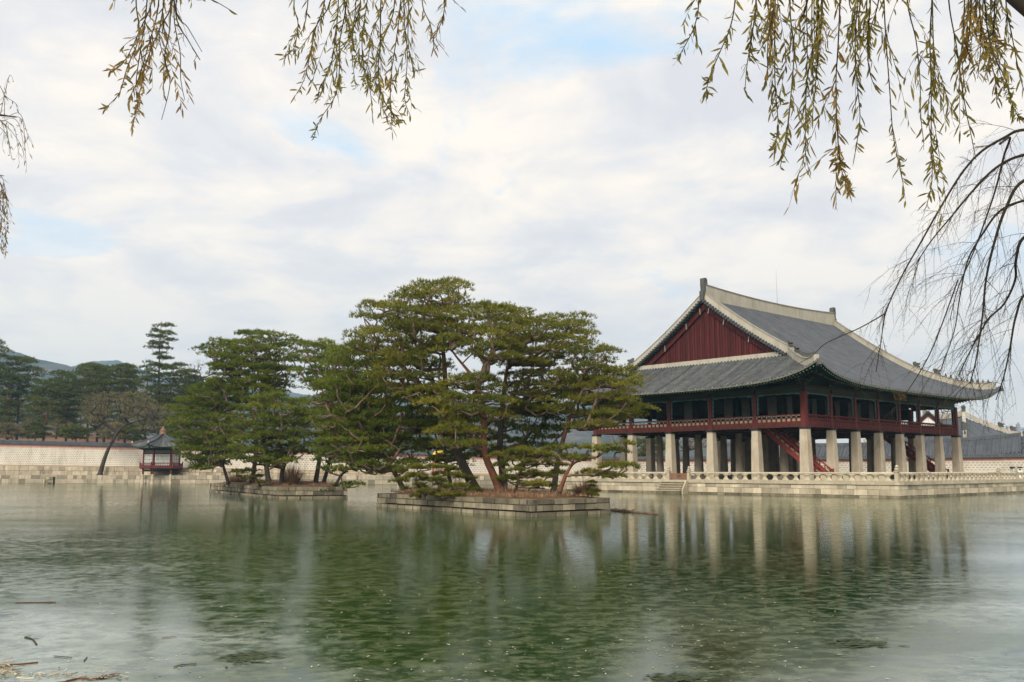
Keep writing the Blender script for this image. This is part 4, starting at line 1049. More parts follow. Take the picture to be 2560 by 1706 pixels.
pine('front pine of the farther island with a thick black lower trunk', [(704, 1214), (706, 1180), (712, 1150), (704, 1120), (692, 1095), (684, 1050)], 88,
     [c6([(560, 700), (800, 620), (1050, 660), (1200, 760), (1100, 860), (980, 940), (760, 940), (600, 860)]), c6([(560, 960), (760, 920), (1000, 940), (1120, 1020), (1080, 1090), (880, 1160), (700, 1150), (560, 1100)])], 34, .3, 3.0, 1.15, 1.1, 78, .29, .06, ground=1.1, group=G2, needle='needle_deep')
pine('twin of the two straight dark trunks at the right of the farther island', [(788, 1212), (796, 1165), (806, 1100), (820, 1030), (834, 980), (846, 940)], 92,
     [c6([(1000, 240), (1130, 215), (1300, 240), (1360, 290), (1380, 400), (1500, 430), (1640, 500), (1640, 620), (1500, 680), (1300, 640), (1120, 520), (1000, 420)])], 35, .3, 3.6, 1.2, 1.15, 78, .29, .052, ground=1.1, group=G2, needle='needle_deep')
pine('slanting pine beside the two straight trunks at the right of the farther island', [(808, 1208), (822, 1160), (836, 1090), (850, 1030), (870, 980)], 95,
     [c6([(1240, 700), (1420, 620), (1620, 640), (1760, 720), (1700, 860), (1480, 900), (1280, 880)]), c6([(1120, 930), (1400, 900), (1640, 960), (1680, 1060), (1440, 1130), (1220, 1080)])], 36, .24, 3.4, 1.2, 1.15, 78, .29, .052, ground=1.1, group=G2, needle='needle_deep')
pine('low pine leaning right over the channel between the two islands', [(838, 1214), (852, 1190), (872, 1172), (905, 1160), (940, 1150)], 86,
     [c6([(1180, 1060), (1440, 1080), (1640, 1140), (1780, 1180), (1700, 1230), (1520, 1210), (1320, 1210), (1180, 1180)]), [(800, 1222), (840, 1215), (880, 1206), (905, 1202), (900, 1214), (850, 1226), (805, 1232)]], 37, .16, 1.6, 1.0, .75, 60, .24, .05, ground=1.0, group=G2, needle='needle_deep')
pine('low pine bush on the front edge of the farther island', [(650, 1212), (640, 1196), (628, 1186)], 89, [c6([(520, 1200), (680, 1190), (800, 1230), (800, 1290), (720, 1290), (640, 1250), (520, 1240)])], 38, .08, 1.0, .8, .6, 55, .22, .05, ground=1.0, group=G2, needle='needle_deep')
# row of pines behind the wall
G3 = 'pines behind the palace wall'
def far_pine(label, trunk, Y, poly, seed, **k):
    a = dict(r0=.38, depth=4.0, spacing=1.95, rad=1.9, per=64, blade=.55, width=.13, needle='needle_far', group=G3, K=5, rscale=.03, tries=1500, tone_sd=.16); a.update(k)
    mx_ = sum(p[0] for p in poly) / len(poly); poly = [(mx_ + (p[0] - mx_) * .86, p[1]) for p in poly]
    Z = at(trunk[0][0], trunk[0][1], Y); return pine(label, trunk, Y, [poly], seed, ground=Z[2] - 3, **a)
far_pine('dark pine cut by the left edge of the picture behind the wall', [(18, 1096), (24, 1030), (28, 960)], 208, [(-60, 880), (-10, 852), (22, 868), (20, 900), (40, 960), (48, 1000), (30, 1050), (-60, 1060)], 51)
far_pine('layered pine second from the left edge with flat pointed crown', [(42, 1098), (46, 1010), (48, 920)], 212, [(30, 900), (48, 892), (80, 905), (112, 928), (108, 950), (80, 960), (110, 985), (60, 1010), (20, 1000), (14, 950)], 52)
far_pine('slim red trunked pine leaning right behind the wall', [(106, 1098), (116, 1050), (128, 985)], 206, [(66, 985), (110, 950), (150, 960), (160, 1000), (140, 1030), (80, 1030)], 53, bark=('bark_red', 'bark_red'))
far_pine('bushy pine with a spiky top above the low roofs behind the wall', [(166, 1098), (166, 1020), (160, 950)], 216, [(122, 960), (150, 928), (182, 938), (205, 975), (200, 1030), (170, 1060), (130, 1050), (118, 1000)], 54)
far_pine('pine with two dark stems side by side near the middle of the row', [(220, 1098), (219, 1020), (214, 940)], 210, [(170, 975), (196, 920), (230, 915), (262, 930), (285, 960), (260, 1000), (200, 1020), (176, 1005)], 55)
far_pine('pine behind the leaning bare tree, pale green rounded crown', [(243, 1098), (245, 1020), (242, 940)], 220, [(204, 940), (222, 910), (262, 920), (280, 950), (275, 1000), (220, 1010)], 56)
far_pine('flat topped pine directly behind the leaning bare tree', [(262, 1098), (262, 1010), (292, 935)], 214, [(255, 935), (280, 922), (292, 912), (310, 914), (338, 930), (345, 965), (330, 995), (270, 1000), (250, 970)], 57)
far_pine('dark narrow pine just left of the very tall pine', [(313, 1098), (314, 1020), (316, 930)], 222, [(292, 950), (318, 915), (346, 930), (350, 980), (330, 1010), (296, 1000)], 58)
far_pine('very tall slender pine rising high above all others behind the small pavilion', [(395, 1098), (397, 1000), (398, 920), (400, 850), (404, 803)], 214, [(372, 840), (384, 822), (408, 810), (430, 812), (436, 850), (425, 872), (438, 900), (420, 905), (392, 890), (375, 870)], 59, depth=2.4, spacing=1.9, rad=1.5, bark=('bark_dark', 'limb'))
far_pine('wide pine around the foot of the very tall pine', [(363, 1098), (365, 1020), (370, 930)], 209, [(345, 930), (372, 902), (400, 915), (425, 910), (440, 940), (430, 1000), (390, 1020), (350, 1005)], 60)
far_pine('pine to the right of the very tall pine with a sloping crown', [(421, 1098), (423, 1000), (440, 930)], 211, [(420, 920), (450, 912), (480, 930), (500, 950), (490, 1010), (440, 1030), (405, 1010)], 61)
far_pine('pine partly hidden by the farther island above the patterned wall', [(470, 1098), (472, 1020), (480, 960)], 216, [(450, 960), (485, 935), (530, 960), (540, 1020), (490, 1050), (455, 1030)], 62)
far_pine('shadowy pine standing behind the tiled roof of the small pavilion', [(432, 1100), (434, 1070), (436, 1040)], 200, [(400, 1050), (420, 1020), (450, 1030), (470, 1060), (460, 1092), (415, 1095)], 63)
far_pine('rounded evergreen seen through the pavilion columns beyond the wall', [(1605, 1150), (1606, 1130), (1608, 1115)], 190, [(1580, 1140), (1590, 1105), (1640, 1098), (1660, 1120), (1655, 1145), (1600, 1150)], 64)
# bare trees
def bare_tree(label, trunk_px, Y, polys, seed, leaf='brownleaf', r0=.3, per=26, rad=1.4, spacing=1.8, group=None, name='bare_tree', depth=3.0, bark='bark_dark', blade=.6, width=.03, K=5, ground=None, flat=.95):
    return pine(label, trunk_px, Y, polys, seed, r0=r0, depth=depth, spacing=spacing, rad=rad, per=per, blade=blade, width=width, needle=leaf, group=group, bark=(bark, bark), K=K, name=name, cat='tree', ground=ground, tries=2200, flat=flat, limbm=bark, rscale=.045)
bare_tree('leaning tree with black curved trunk and sparse olive crown on the far quay', [(250, 1188), (256, 1165), (268, 1130), (284, 1098), (306, 1068), (340, 1054), (386, 1044)], 182.5,
          [[(205, 1030), (232, 992), (275, 985), (285, 1015), (262, 1050), (240, 1068), (212, 1060)], [(285, 990), (345, 985), (385, 1010), (370, 1040), (310, 1045), (290, 1020)], [(375, 1020), (425, 1018), (430, 1050), (390, 1082), (345, 1078), (360, 1050)]], 71, 'olive', .6, 22, 1.3, 1.3, blade=.45, width=.04, K=5, ground=1.5)
GB = 'bare brown trees beyond the wall'
bare_tree('brown bare tree between the two islands beyond the wall', [(800, 1110), (802, 1060), (806, 1020)], 200, [[(765, 1040), (790, 1005), (830, 1010), (850, 1050), (830, 1090), (780, 1090)]], 72, group=GB)
bare_tree('bare grey twigged tree poking above the left end of the farther island', [(520, 1000), (505, 950), (495, 920)], 205, [[(480, 915), (500, 903), (540, 910), (545, 940), (510, 950), (485, 940)]], 73, 'olive', .25, 8, 1.4, 1.8, group=GB)
bare_tree('bare brownish tree seen between the left columns of the pavilion', [(1560, 1150), (1562, 1120), (1566, 1100)], 195, [[(1500, 1120), (1530, 1085), (1590, 1085), (1640, 1095), (1620, 1125), (1540, 1130)]], 74, group=GB)
bare_tree('bare tree beyond the wall seen under the pavilion floor', [(1720, 1150), (1722, 1125), (1725, 1105)], 200, [[(1670, 1110), (1700, 1085), (1760, 1085), (1790, 1105), (1760, 1125), (1690, 1125)]], 75, group=GB)
bare_tree('thin bare tree behind the great hall roof', [(2365, 1080), (2366, 1050), (2368, 1030)], 235, [[(2335, 1035), (2355, 1012), (2385, 1010), (2405, 1030), (2380, 1045)]], 76, 'brownleaf', .2, 7, 1.5, 2.0, group=GB)
bare_tree('brown bare tree low behind the palace wall left of the leaning tree', [(140, 1098), (142, 1075), (145, 1060)], 204, [[(120, 1068), (140, 1052), (170, 1058), (175, 1085), (130, 1088)]], 77, 'olive', .2, 20, 1.2, 1.5, group=GB)
bare_tree('slender bare tree low behind the palace wall right of the leaning tree', [(345, 1098), (347, 1075), (350, 1050)], 206, [[(325, 1062), (350, 1042), (375, 1055), (375, 1082), (330, 1085)]], 78, 'olive', .2, 20, 1.2, 1.5, group=GB)
bare_tree('grey bare tree low behind the wall near the left edge', [(70, 1098), (72, 1075), (76, 1060)], 204, [[(50, 1070), (76, 1055), (98, 1064), (98, 1086), (56, 1088)]], 79, 'brownleaf', .2, 20, 1.2, 1.5, group=GB)

GS = 'evergreen shrubs behind the palace wall'
for k, (x, y, w, lab) in enumerate([(20, 1082, 34, 'evergreen shrub under the pine cut by the left edge'), (88, 1080, 30, 'evergreen shrub between the slim red trunk and the left pines'), (190, 1082, 34, 'evergreen shrub under the pine with two dark stems'), (285, 1082, 40, 'dark evergreen shrub right behind the leaning bare tree'), (335, 1086, 26, 'evergreen shrub left of the small pavilion roof'), (455, 1085, 40, 'evergreen shrub right of the small pavilion roof'), (560, 1090, 60, 'wide evergreen shrub showing under the branches of the farther island'), (960, 1100, 70, 'wide evergreen shrub beyond the wall between the islands')]):
    pine(lab, [(x, y + 18), (x + 1, y), (x + 2, y - 8)], 205 - .02 * x, [[(x - w, y + 10), (x - w * .6, y - 14), (x, y - 22), (x + w * .6, y - 12), (x + w, y + 10), (x, y + 16)]], 400 + k, r0=.15, depth=2.5, spacing=1.3, rad=1.4, per=70, blade=.45, width=.12, needle='needle_far' if k % 3 else 'olive', group=GS, K=5, ground=at(x, y + 18, 205)[2] - 3, tries=700, name='evergreen_shrub', cat='shrub')

for k, x in enumerate(list(range(-40, 540, 48)) + [600, 680, 760, 870, 960, 1040]):
    rg_ = random.Random(k); t_ = rg_.uniform(978, 1008) + max(0, x - 300) * .04; y0 = 1085 + max(0, x - 300) * .03; w = rg_.uniform(26, 36)
    pine('shadowy pine standing in the second row deep behind the palace wall', [(x, y0 + 14), (x + 2, 1050), (x + rg_.uniform(-6, 8), t_ + 15)], rg_.uniform(245, 275), [[(x - w, 1050), (x - w * .7, 1010), (x - 4, t_), (x + w * .6, t_ + 14), (x + w, 1045), (x + w * .5, y0 - 5), (x - w * .6, y0)]], 600 + k, r0=.35, depth=4, spacing=2.3, rad=2.3, per=60, blade=.65, width=.16, needle='needle_far', group='second row of pines behind the palace wall', K=5, ground=at(x, y0, 250)[2] - 4, tries=900, tone_sd=.16)
# ================================================================== FAR BUILDINGS
def tile_roof(mb, A, B, zA, zB, half, drop, n=None, up=.35, mi=0, sp=.6):
    """gabled tile roof along A->B; drop = height from ridge to eave; ends sweep up"""
    A, B = np.array(A, float), np.array(B, float); L = np.linalg.norm(B - A); d = (B - A) / L; nn = np.array([d[1], -d[0]]); n = n or int(L / sp)
    for sg in (1, -1):
        for k in range(n):
            u = (k + .5) / n; q = A + d * L * u; w = L / n / 2; t = random.random(); V, F = [], []
            prof = [(-w, 0), (-w * .5, 0), (-w * .32, .17), (0, .22), (w * .32, .17), (w * .5, 0), (w, 0)]
            for m_ in range(6):
                e = m_ / 5; sag = drop * (e + .22 * e * (1 - e) * 1.0); lf = up * (abs(u - .5) * 2) ** 4
                for o_, h in prof:
                    p = q + d * o_ + nn * sg * half * e; V.append((p[0], p[1], zA + (zB - zA) * u - sag + lf + h))
            for m_ in range(5):
                for c in range(6): F.append((m_*7+c, m_*7+c+1, (m_+1)*7+c+1, (m_+1)*7+c))
            mb.add(V, F, mi, t)
            e = q + nn * sg * (half - .02); zz = zA + (zB - zA) * u - drop + up * (abs(u - .5) * 2) ** 4; mb.beam((*(e - d * w), zz - .1), (*(e + d * w), zz - .1), .06, .22, mi, .2)
def ridge_line(b, A, B, zA, zB, w, h, up=.5, mi=0, n=16):
    P = []
    for k in range(n + 1): u = k / n; P.append((A[0] + (B[0]-A[0]) * u, A[1] + (B[1]-A[1]) * u, zA + (zB-zA) * u + up * (abs(u - .5) * 2) ** 3))
    for p, q in zip(P[:-1], P[1:]): b.beam(p, q, w, h, mi, .6)
def P2(px, Y): return np.array([(px - 1280) / FPX * Y, Y])
# long roofed corridor behind the wall on the right
def corridor(label, pxa, pxb, Y0, Y1, ytop0, ytop1, drop, half, name='palace_corridor'):
    A, B = P2(pxa, Y0), P2(pxb, Y1); zA, zB = at(pxa, ytop0, Y0)[2], at(pxb, ytop1, Y1)[2]; c = (A + B) / 2; t = thing(name, label, 'building', (c[0], c[1], 0)); A, B = A - c, B - c
    r_ = MB(); tile_roof(r_, A, B, zA, zB, half, drop, up=.55); rf = r_.build('roof', M['tile'], t, False, False)
    k_ = MB(); ridge_line(k_, A, B, zA + .15, zB + .15, .5, .55, .55); k_.build('roof_ridge', M['tile'], rf)
    d = (B - A) / np.linalg.norm(B - A); n = np.array([d[1], -d[0]]); w = MB(); L = np.linalg.norm(B - A)
    zb = min(zA, zB) - drop + .1
    for sg in (1, -1): w.beam((*(A + d * 1 + n * sg * (half - 1.1)), zb - 1.8), (*(B - d * 1 + n * sg * (half - 1.1)), zb - 1.8), .3, 3.6, 0, .4)
    w.beam((*(A + d), zb - 1.8), (*(A + d * 1.3), zb - 1.8), 2 * half - 2.2, 3.6, 0, .4); w.beam((*(B - d), zb - 1.8), (*(B - d * 1.3), zb - 1.8), 2 * half - 2.2, 3.6, 0, .4)
    w.build('red_wall', M['red'], t)
    g = MB(); m_ = int(L / 2.6)
    for k in range(m_): q = A + d * (L * (k + .5) / m_) + n * (half - .9); g.box((q[0], q[1], zb - 1.8), (.35, .35, 3.6), math.atan2(d[1], d[0]))
    g.build('wall_post', M['red'], t)
    e = MB()
    for q in (A, B):
        zz = (zA if q is A else zB) + .9; e.lathe([(.28, 0), (.25, .3), (.12, .45)], (q[0], q[1], zz - .5), 8)
    e.build('ridge_end', M['plaster'], rf)
    return t
corridor('long low palace corridor with grey tiled roof behind the wall at the right', 1985, 2548, 178, 158, 1120, 1096, 3.0, 4.6)
corridor('short tiled gatehouse roof half hidden behind the pavilion columns at the middle', 1775, 1905, 186, 184, 1113, 1111, 4.3, 5.0, 'palace_gatehouse')
corridor('upper tiled roof glimpsed between the right columns above the corridor', 2200, 2385, 192, 188, 1084, 1084, 2.1, 4.0, 'palace_side_hall')
corridor('tiled roof cut by the right edge, next to the corridor end', 2552, 2760, 160, 150, 1093, 1090, 3.0, 4.6, 'palace_side_hall')
# great hall with hip-and-gable roof
def great_hall():
    Y = 215; A, B = P2(2318, Y + 6), P2(2408, Y - 4); zt = at(2408, 1046, Y)[2]; c = (A + B) / 2
    t = thing('great_hall', 'great hall with sweeping grey hip roof beyond the right end of the pavilion', 'building', (c[0], c[1], 0)); A, B = A - c, B - c
    d = (B - A) / np.linalg.norm(B - A); n = np.array([d[1], -d[0]]); ext = 10.5; half = 11.0; drop = 6.6; r_ = MB()
    def surf(u, e, sg):                              # u along ridge -ext..L+ext, e 0..1 from ridge to eave
        q = A + d * u + n * sg * half * e; L = np.linalg.norm(B - A); over = max(0, -u, u - L) / ext
        return (q[0], q[1], zt - drop * (1.25 * e - .25 * e * e if e < 1 else 1) - 0 + 1.0 * over ** 2 * e)
    L = np.linalg.norm(B - A); N = 80
    for sg in (1, -1):
        for k in range(N):
            u0, u1 = -ext + (L + 2*ext) * k / N, -ext + (L + 2*ext) * (k + 1) / N; um = (u0 + u1) / 2; e0 = max(0, -um, um - L) / ext; V, F = [], []
            for m_ in range(7):
                e = e0 + (1 - e0) * m_ / 6
                for q, h in ((u0, 0), (um, .14), (u1, 0)): p = surf(q, e, sg); V.append((p[0], p[1], p[2] + h))
            for m_ in range(6):
                for q in range(2): F.append((m_*3+q, m_*3+q+1, (m_+1)*3+q+1, (m_+1)*3+q))
            r_.add(V, F, 0, random.random())
    for end in (0, 1):                               # hipped ends
        for k in range(40):
            s0, s1 = -1 + 2 * k / 40, -1 + 2 * (k + 1) / 40; sm = (s0 + s1) / 2; V, F = [], []
            for m_ in range(7):
                e = abs(sm) + (1 - abs(sm)) * m_ / 6
                for s_, h in ((s0, 0), (sm, .14), (s1, 0)):
                    u = -ext * e if end == 0 else L + ext * e; p = A + d * u + n * half * s_; V.append((p[0], p[1], zt - drop * (1.25 * e - .25 * e * e) + 1.0 * e ** 2 * abs(s_) + h))
            for m_ in range(6):
                for q in range(2): F.append((m_*3+q, m_*3+q+1, (m_+1)*3+q+1, (m_+1)*3+q))
            r_.add(V, F, 0, random.random())
    rf = r_.build('roof', M['tile'], t, False, False)
    k_ = MB(); ridge_line(k_, A, B, zt + .5, zt + .5, .8, 1.2, .5)
    k_.build('roof_ridge', M['plaster'], rf)
    for end in (0, 1):
        for sg in (1, -1):
            h = MB(); P = []
            for m_ in range(10):
                e = m_ / 9; u = -ext * e * .96 if end == 0 else L + ext * e * .96; p = A + d * u + n * sg * half * e * .96; P.append((p[0], p[1], zt - drop * (1.25 * e - .25 * e * e) * .97 + e * e + .45 + .5 * (1 - e) ** 3))
            for p, q in zip(P[:-1], P[1:]): h.beam(p, q, .7, .9, 0, .6)
            hr = h.build('hip_ridge', M['plaster'], rf)
            for e in (.5, .66, .8, .85, .9, .95):
                k = e * 9; a = int(k); f = k - a; p = np.array(P[a]) * (1 - f) + np.array(P[min(9, a + 1)]) * f; o = (drg0 if e < .7 else fig0).build('roof_figurine', M['clay'], hr); o.location = p + np.array([0, 0, .4]); o.scale = (1.5, 1.5, 1.5)
    f_ = MB()
    for q in (A, B): f_.lathe([(.5, 0), (.45, .7), (.6, 1.1), (.3, 1.5)], (q[0], q[1], zt + 1.2), 6)
    f_.build('ridge_finial', M['clay'], rf)
    w = MB(); c0 = A - d * (ext - 2.5); c1 = B + d * (ext - 2.5)
    for sg in (1, -1): w.beam((*(c0 + n * sg * (half - 2.5)), zt - drop - 2.2), (*(c1 + n * sg * (half - 2.5)), zt - drop - 2.2), .4, 5)
    for q in (c0, c1): w.beam((*(q - n * (half - 2.5)), zt - drop - 2.2), (*(q + n * (half - 2.5)), zt - drop - 2.2), .4, 5)
    w.build('red_wall', M['red'], t)
great_hall()
# small gabled building whose tiled gable shows between the columns
def small_gable():
    Y = 196; q = P2(2318, Y); z = at(2312, 1031, Y)[2]; t = thing('gabled_hall', 'gabled hall with pale triangular pediment framed by the right columns', 'building', (q[0], q[1], 0)); d = np.array([.35, .94]); A, B = -d * 1.0, d * 12
    r_ = MB(); tile_roof(r_, A, B, z, z, 4.4, 4.2, up=.3); rf = r_.build('roof', M['tile'], t, False, False)
    k_ = MB(); ridge_line(k_, A, B, z + .3, z + .3, .6, .8, .3); k_.build('roof_ridge', M['plaster'], rf)
    n = np.array([d[1], -d[0]]); g = MB(); a = A + d * .9; P = [(*(a + n * 3.6), z - 3.8), (*a, z - .5), (*(a - n * 3.6), z - 3.8)]; Q = [(x + d[0] * .3, y + d[1] * .3, zz) for x, y, zz in P]
    g.add(P + Q, [(0, 1, 2), (5, 4, 3), (0, 3, 4, 1), (1, 4, 5, 2), (2, 5, 3, 0)]); gp = g.build('pediment', M['white'], t)
    h = MB()
    for s_ in (1, -1):
        p0, p1 = np.array([*(a - d * .12), z - .45]), np.array([*(a + n * s_ * 4.2 - d * .12), z - 4.2]); h.beam(p0, p1, .14, .7)
    h.build('barge_board', M['red'], gp)
    b = MB()
    for s_ in (1, -1):
        for k in range(12): u = (k + .5) / 12; p = a + n * s_ * 4.3 * u; b.beam((*(p - d * .75), z - 4.2 * u + .05), (*(p + d * .3), z - 4.2 * u + .12), .26, .24)
    b.build('barge_tile', M['tile'], rf)
    w = MB(); mid = (A + B) / 2; w.box((mid[0], mid[1], z - 6.2), (6.2, 11, 4.4), math.atan2(d[1], d[0]) - R(90)); w.build('hall_wall', M['white'], t)
small_gable()
# hexagonal pavilion on the left quay
def hex_pavilion():
    c = at(401, 1209, 177.5); t = thing('hexagonal_pavilion', 'small red hexagonal pavilion with tiled roof standing over the far quay', 'pavilion', (c[0], c[1], 0)); a0 = R(-97)
    def hexp(r_, k): return (r_ * math.cos(a0 + k * R(60)), r_ * math.sin(a0 + k * R(60)))
    rb, zf = 3.15, 3.0
    leg = None
    for k in range(6):
        x, y = hexp(rb, k); b = MB(); b.lathe([(.36, -.5), (.34, .2), (.22, .5), (.2, 1.75)], (0, 0, 0), 8); o = b.build('stone_leg', M['rail'], t) if leg is None else None
        if leg is None: leg = o
        else: o = leg.copy(); S.collection.objects.link(o); o.parent = t
        o.location = (x, y, 0)
        p = MB(); p.tube([(x, y, 1.7), (x, y, 6.45)], .2, 8); p.build('red_column', M['red'], t)
    fl = MB(); fl.lathe([(rb + .55, 0), (rb + .55, .22)], (0, 0, zf - .3), 6, rot0=a0); fl.lathe([(rb, 0), (rb, .35)], (0, 0, zf - .72), 6, rot0=a0); fl.build('floor', M['green_dark'], t)
    rl = MB()
    for k in range(6):
        A, B = np.array(hexp(rb + .6, k)), np.array(hexp(rb + .6, k + 1))
        for z in (zf + .02, zf + .32, zf + .72): rl.beam((*A, z), (*B, z), .1, .12 if z > zf + .1 else .4)
        for q in range(13): p = A + (B - A) * q / 12; rl.box((p[0], p[1], zf + .36), (.07, .07, .75))
        rl.box((A[0], A[1], zf + .45), (.16, .16, 1.15), a0)
    rl.build('railing', M['red'], t)
    for k in range(6):
        A, B = np.array(hexp(rb, k)), np.array(hexp(rb, k + 1)); d = (B - A) / np.linalg.norm(B - A); A2, B2 = A + d * .25, B - d * .25; L = np.linalg.norm(B2 - A2)
        f = MB()
        for z in (zf + .12, zf + 2.55, zf + 3.32): f.beam((*A2, z), (*B2, z), .16, .22)
        f.beam((*A2, zf + 2.94), (*B2, zf + 2.94), .05, .55, 1)
        o = f.build('door_frame', [M['red'], M['panel']], t)
        for q in range(4):
            a, b = A2 + d * (L * q / 4 + .06), A2 + d * (L * (q + 1) / 4 - .06); w = MB(); w.beam((*a, zf + 1.35), (*b, zf + 1.35), .08, 2.15, 0)
            for e in (.25, .5, .75): pp = a + (b - a) * e; w.beam((pp[0], pp[1], zf + .5), (pp[0], pp[1], zf + 2.4), .11, .045, 1, .5, (d[0], d[1], 0))
            for z in (zf + .9, zf + 1.5, zf + 2.1): w.beam((*a, z), (*b, z), .11, .045, 1)
            w.build('lattice_door', [M['white'], M['green_dark']], o)
    ev = MB(); ev.lathe([(rb + .1, 0), (rb + 1.1, .25), (rb + 1.95, .5)], (0, 0, 6.22), 6, rot0=a0)
    for k in range(6):
        A, B = np.array(hexp(rb + 2.0, k)), np.array(hexp(rb + 2.0, k + 1))
        for q in range(1, 12): p = A + (B - A) * q / 12; ev.beam((p[0] * .68, p[1] * .68, 6.44), (p[0], p[1], 6.68), .14, .14, 1, random.random())
    ev.build('eave', [M['green_dark'], M['end_teal']], t)
    r_ = MB(); Rr, z0, z1 = 5.4, 6.75, 9.25
    for k in range(6):
        A, B = np.array(hexp(1, k)), np.array(hexp(1, k + 1)); N = 13
        for q in range(N):
            V, F = [], []; w = 1 / N
            for m_ in range(8):
                e = .09 + .91 * m_ / 7
                for o_, h in ((0, 0), (.28, 0), (.5, .13), (.72, 0), (1, 0)):
                    u = (q + o_) * w; p = (A + (B - A) * u) * Rr * e; lf = .55 * (abs(u - .5) * 2) ** 3 * e ** 2; V.append((p[0], p[1], z1 - (z1 - z0) * (1.28 * e - .28 * e * e) + lf + h * (.4 + .6 * e)))
            for m_ in range(7):
                for c_ in range(4): F.append((m_*5+c_, m_*5+c_+1, (m_+1)*5+c_+1, (m_+1)*5+c_))
            r_.add(V, F, 0, random.random())
    rf = r_.build('roof', M['tile_old'], t, False, False)
    for k in range(6):
        h = MB(); x, y = hexp(1, k); P = []
        for m_ in range(9): e = .08 + .9 * m_ / 8; P.append((x * Rr * e, y * Rr * e, z1 - (z1 - z0) * (1.28 * e - .28 * e * e) + .55 * e * e + .16))
        for p, q in zip(P[:-1], P[1:]): h.beam(p, q, .28, .34)
        hr = h.build('hip_ridge', M['tile'], rf); e = MB(); e.lathe([(.16, 0), (.18, .2), (.08, .4)], P[-1], 7); e.build('ridge_end', M['plaster'], hr)
    f = MB(); f.lathe([(.62, 0), (.62, .3), (.42, .4), (.5, .7), (.55, .85), (.36, 1.05), (.2, 1.2), (.2, 1.35), (.02, 1.6)], (0, 0, z1 - .1), 12); f.build('roof_finial', M['gatewood'], rf, True)
hex_pavilion()
# yellow canopy seen under the pines of the nearer island
def canopy():
    c = at(1097, 1204, 160); t = thing('canopy', 'yellow canopy on thin red posts seen under the branches on the far quay', 'canopy', (c[0], c[1], QZ))
    b = MB(); b.lathe([(1.5, 0), (1.45, .12), (.9, .62), (.1, .9)], (0, 0, 3.6), 4, rot0=R(45)); b.build('canopy_top', M['yellow'], t)
    for x, y in ((-1, -1), (1, -1), (1, 1), (-1, 1)): p = MB(); p.tube([(x, y, 0), (x, y, 3.65)], .08, 6); p.build('post', M['brightred'], t)
    r_ = MB()
    for z in (.5, 1.1):
        for a, e in (((-1, -1), (1, -1)), ((1, -1), (1, 1)), ((1, 1), (-1, 1)), ((-1, 1), (-1, -1))): r_.beam((*a, z), (*e, z), .08, .1)
    r_.build('rail', M['brightred'], t)
canopy()
def house(px, py, Y, w, dpt, h, label, mroof='tile', mw='concrete'):
    c = at(px, py, Y); t = thing('low_house', label, 'house', tuple(c)); b = MB(); b.box((0, 0, h / 2 - 1.5), (w, dpt, h + 3)); b.build('wall', M[mw], t)
    r_ = MB(); tile_roof(r_, (-w / 2 - .6, 0), (w / 2 + .6, 0), h + dpt * .32, h + dpt * .32, dpt * .62, dpt * .36, up=.1); r_.build('roof', M[mroof], t, False, False)
    w_ = MB(); n = int(w / 3)
    for k in range(n): w_.box((-w / 2 + w * (k + .5) / n, -dpt / 2 - .01, h * .5), (1.4, .08, 1.3))
    w_.build('window', M['glassblue'], t)
house(122, 1052, 330, 10, 8, 2.4, 'grey roofed pale house glimpsed among the pines at the left', mw='panel')
# city far beyond the right end
def office(px, ptop, wpx, Y, label, seed, mb_='concrete'):
    rg = random.Random(seed); c = at(px, ptop, Y); w = wpx / FPX * Y; h = c[2] - 6; t = thing('office_building', label, 'building', (c[0], c[1], 6)); dp = w * .8
    b = MB(); b.box((0, 0, h / 2), (w, dp, h)); b.box((w * .12, 0, h + 1.5), (w * .4, dp * .5, 3)); b.build('tower_wall', M[mb_], t)
    g = MB(); n = max(5, int(h / 4.2))
    for k in range(n): z = h * (k + .55) / n; g.box((0, -dp / 2 - .12, z), (w * .86, .3, h / n * .45)); g.box((-w / 2 - .12, 0, z), (.3, dp * .8, h / n * .45))
    g.build('window_band', M['glassblue'], t)
    p = MB(); p.span(-w * .5, w * .5, -dp * .5, dp * .5, h + .01, h + .9); p.build('parapet', M[mb_], t)
office(2464, 1056, 26, 1000, 'pale office block in the haze above the great hall hip ridge', 1)
office(2526, 1066, 17, 1200, 'narrow bluish office tower in the haze near the right edge', 2)
office(2545, 1063, 8, 1100, 'slim dark sided tower in the haze at the right edge', 3, 'glassblue')
office(2492, 1076, 30, 1300, 'low wide pale block in the haze between two office towers', 4)
office(2580, 1070, 40, 1250, 'hazy office block half outside the right edge of the picture', 5)
# white van-like kiosk behind the balustrade at the right
def kiosk():
    c = at(2540, 1173, 112); t = thing('small_kiosk', 'small white kiosk with dark roof behind the right balustrade', 'kiosk', (c[0], c[1], PZ)); h = c[2] - PZ + .1
    b = MB(); b.box((0, 0, h / 2), (1.0, .8, h)); b.build('box', M['white'], t)
    r_ = MB(); r_.box((0, 0, h + .09), (1.15, .95, .18), top=.85); r_.build('roof', M['collar'], t)
    w = MB()
    for x in (-.25, .25): w.box((x, -.41, h - .18), (.3, .03, .14))
    w.build('window', M['collar'], t)
kiosk()

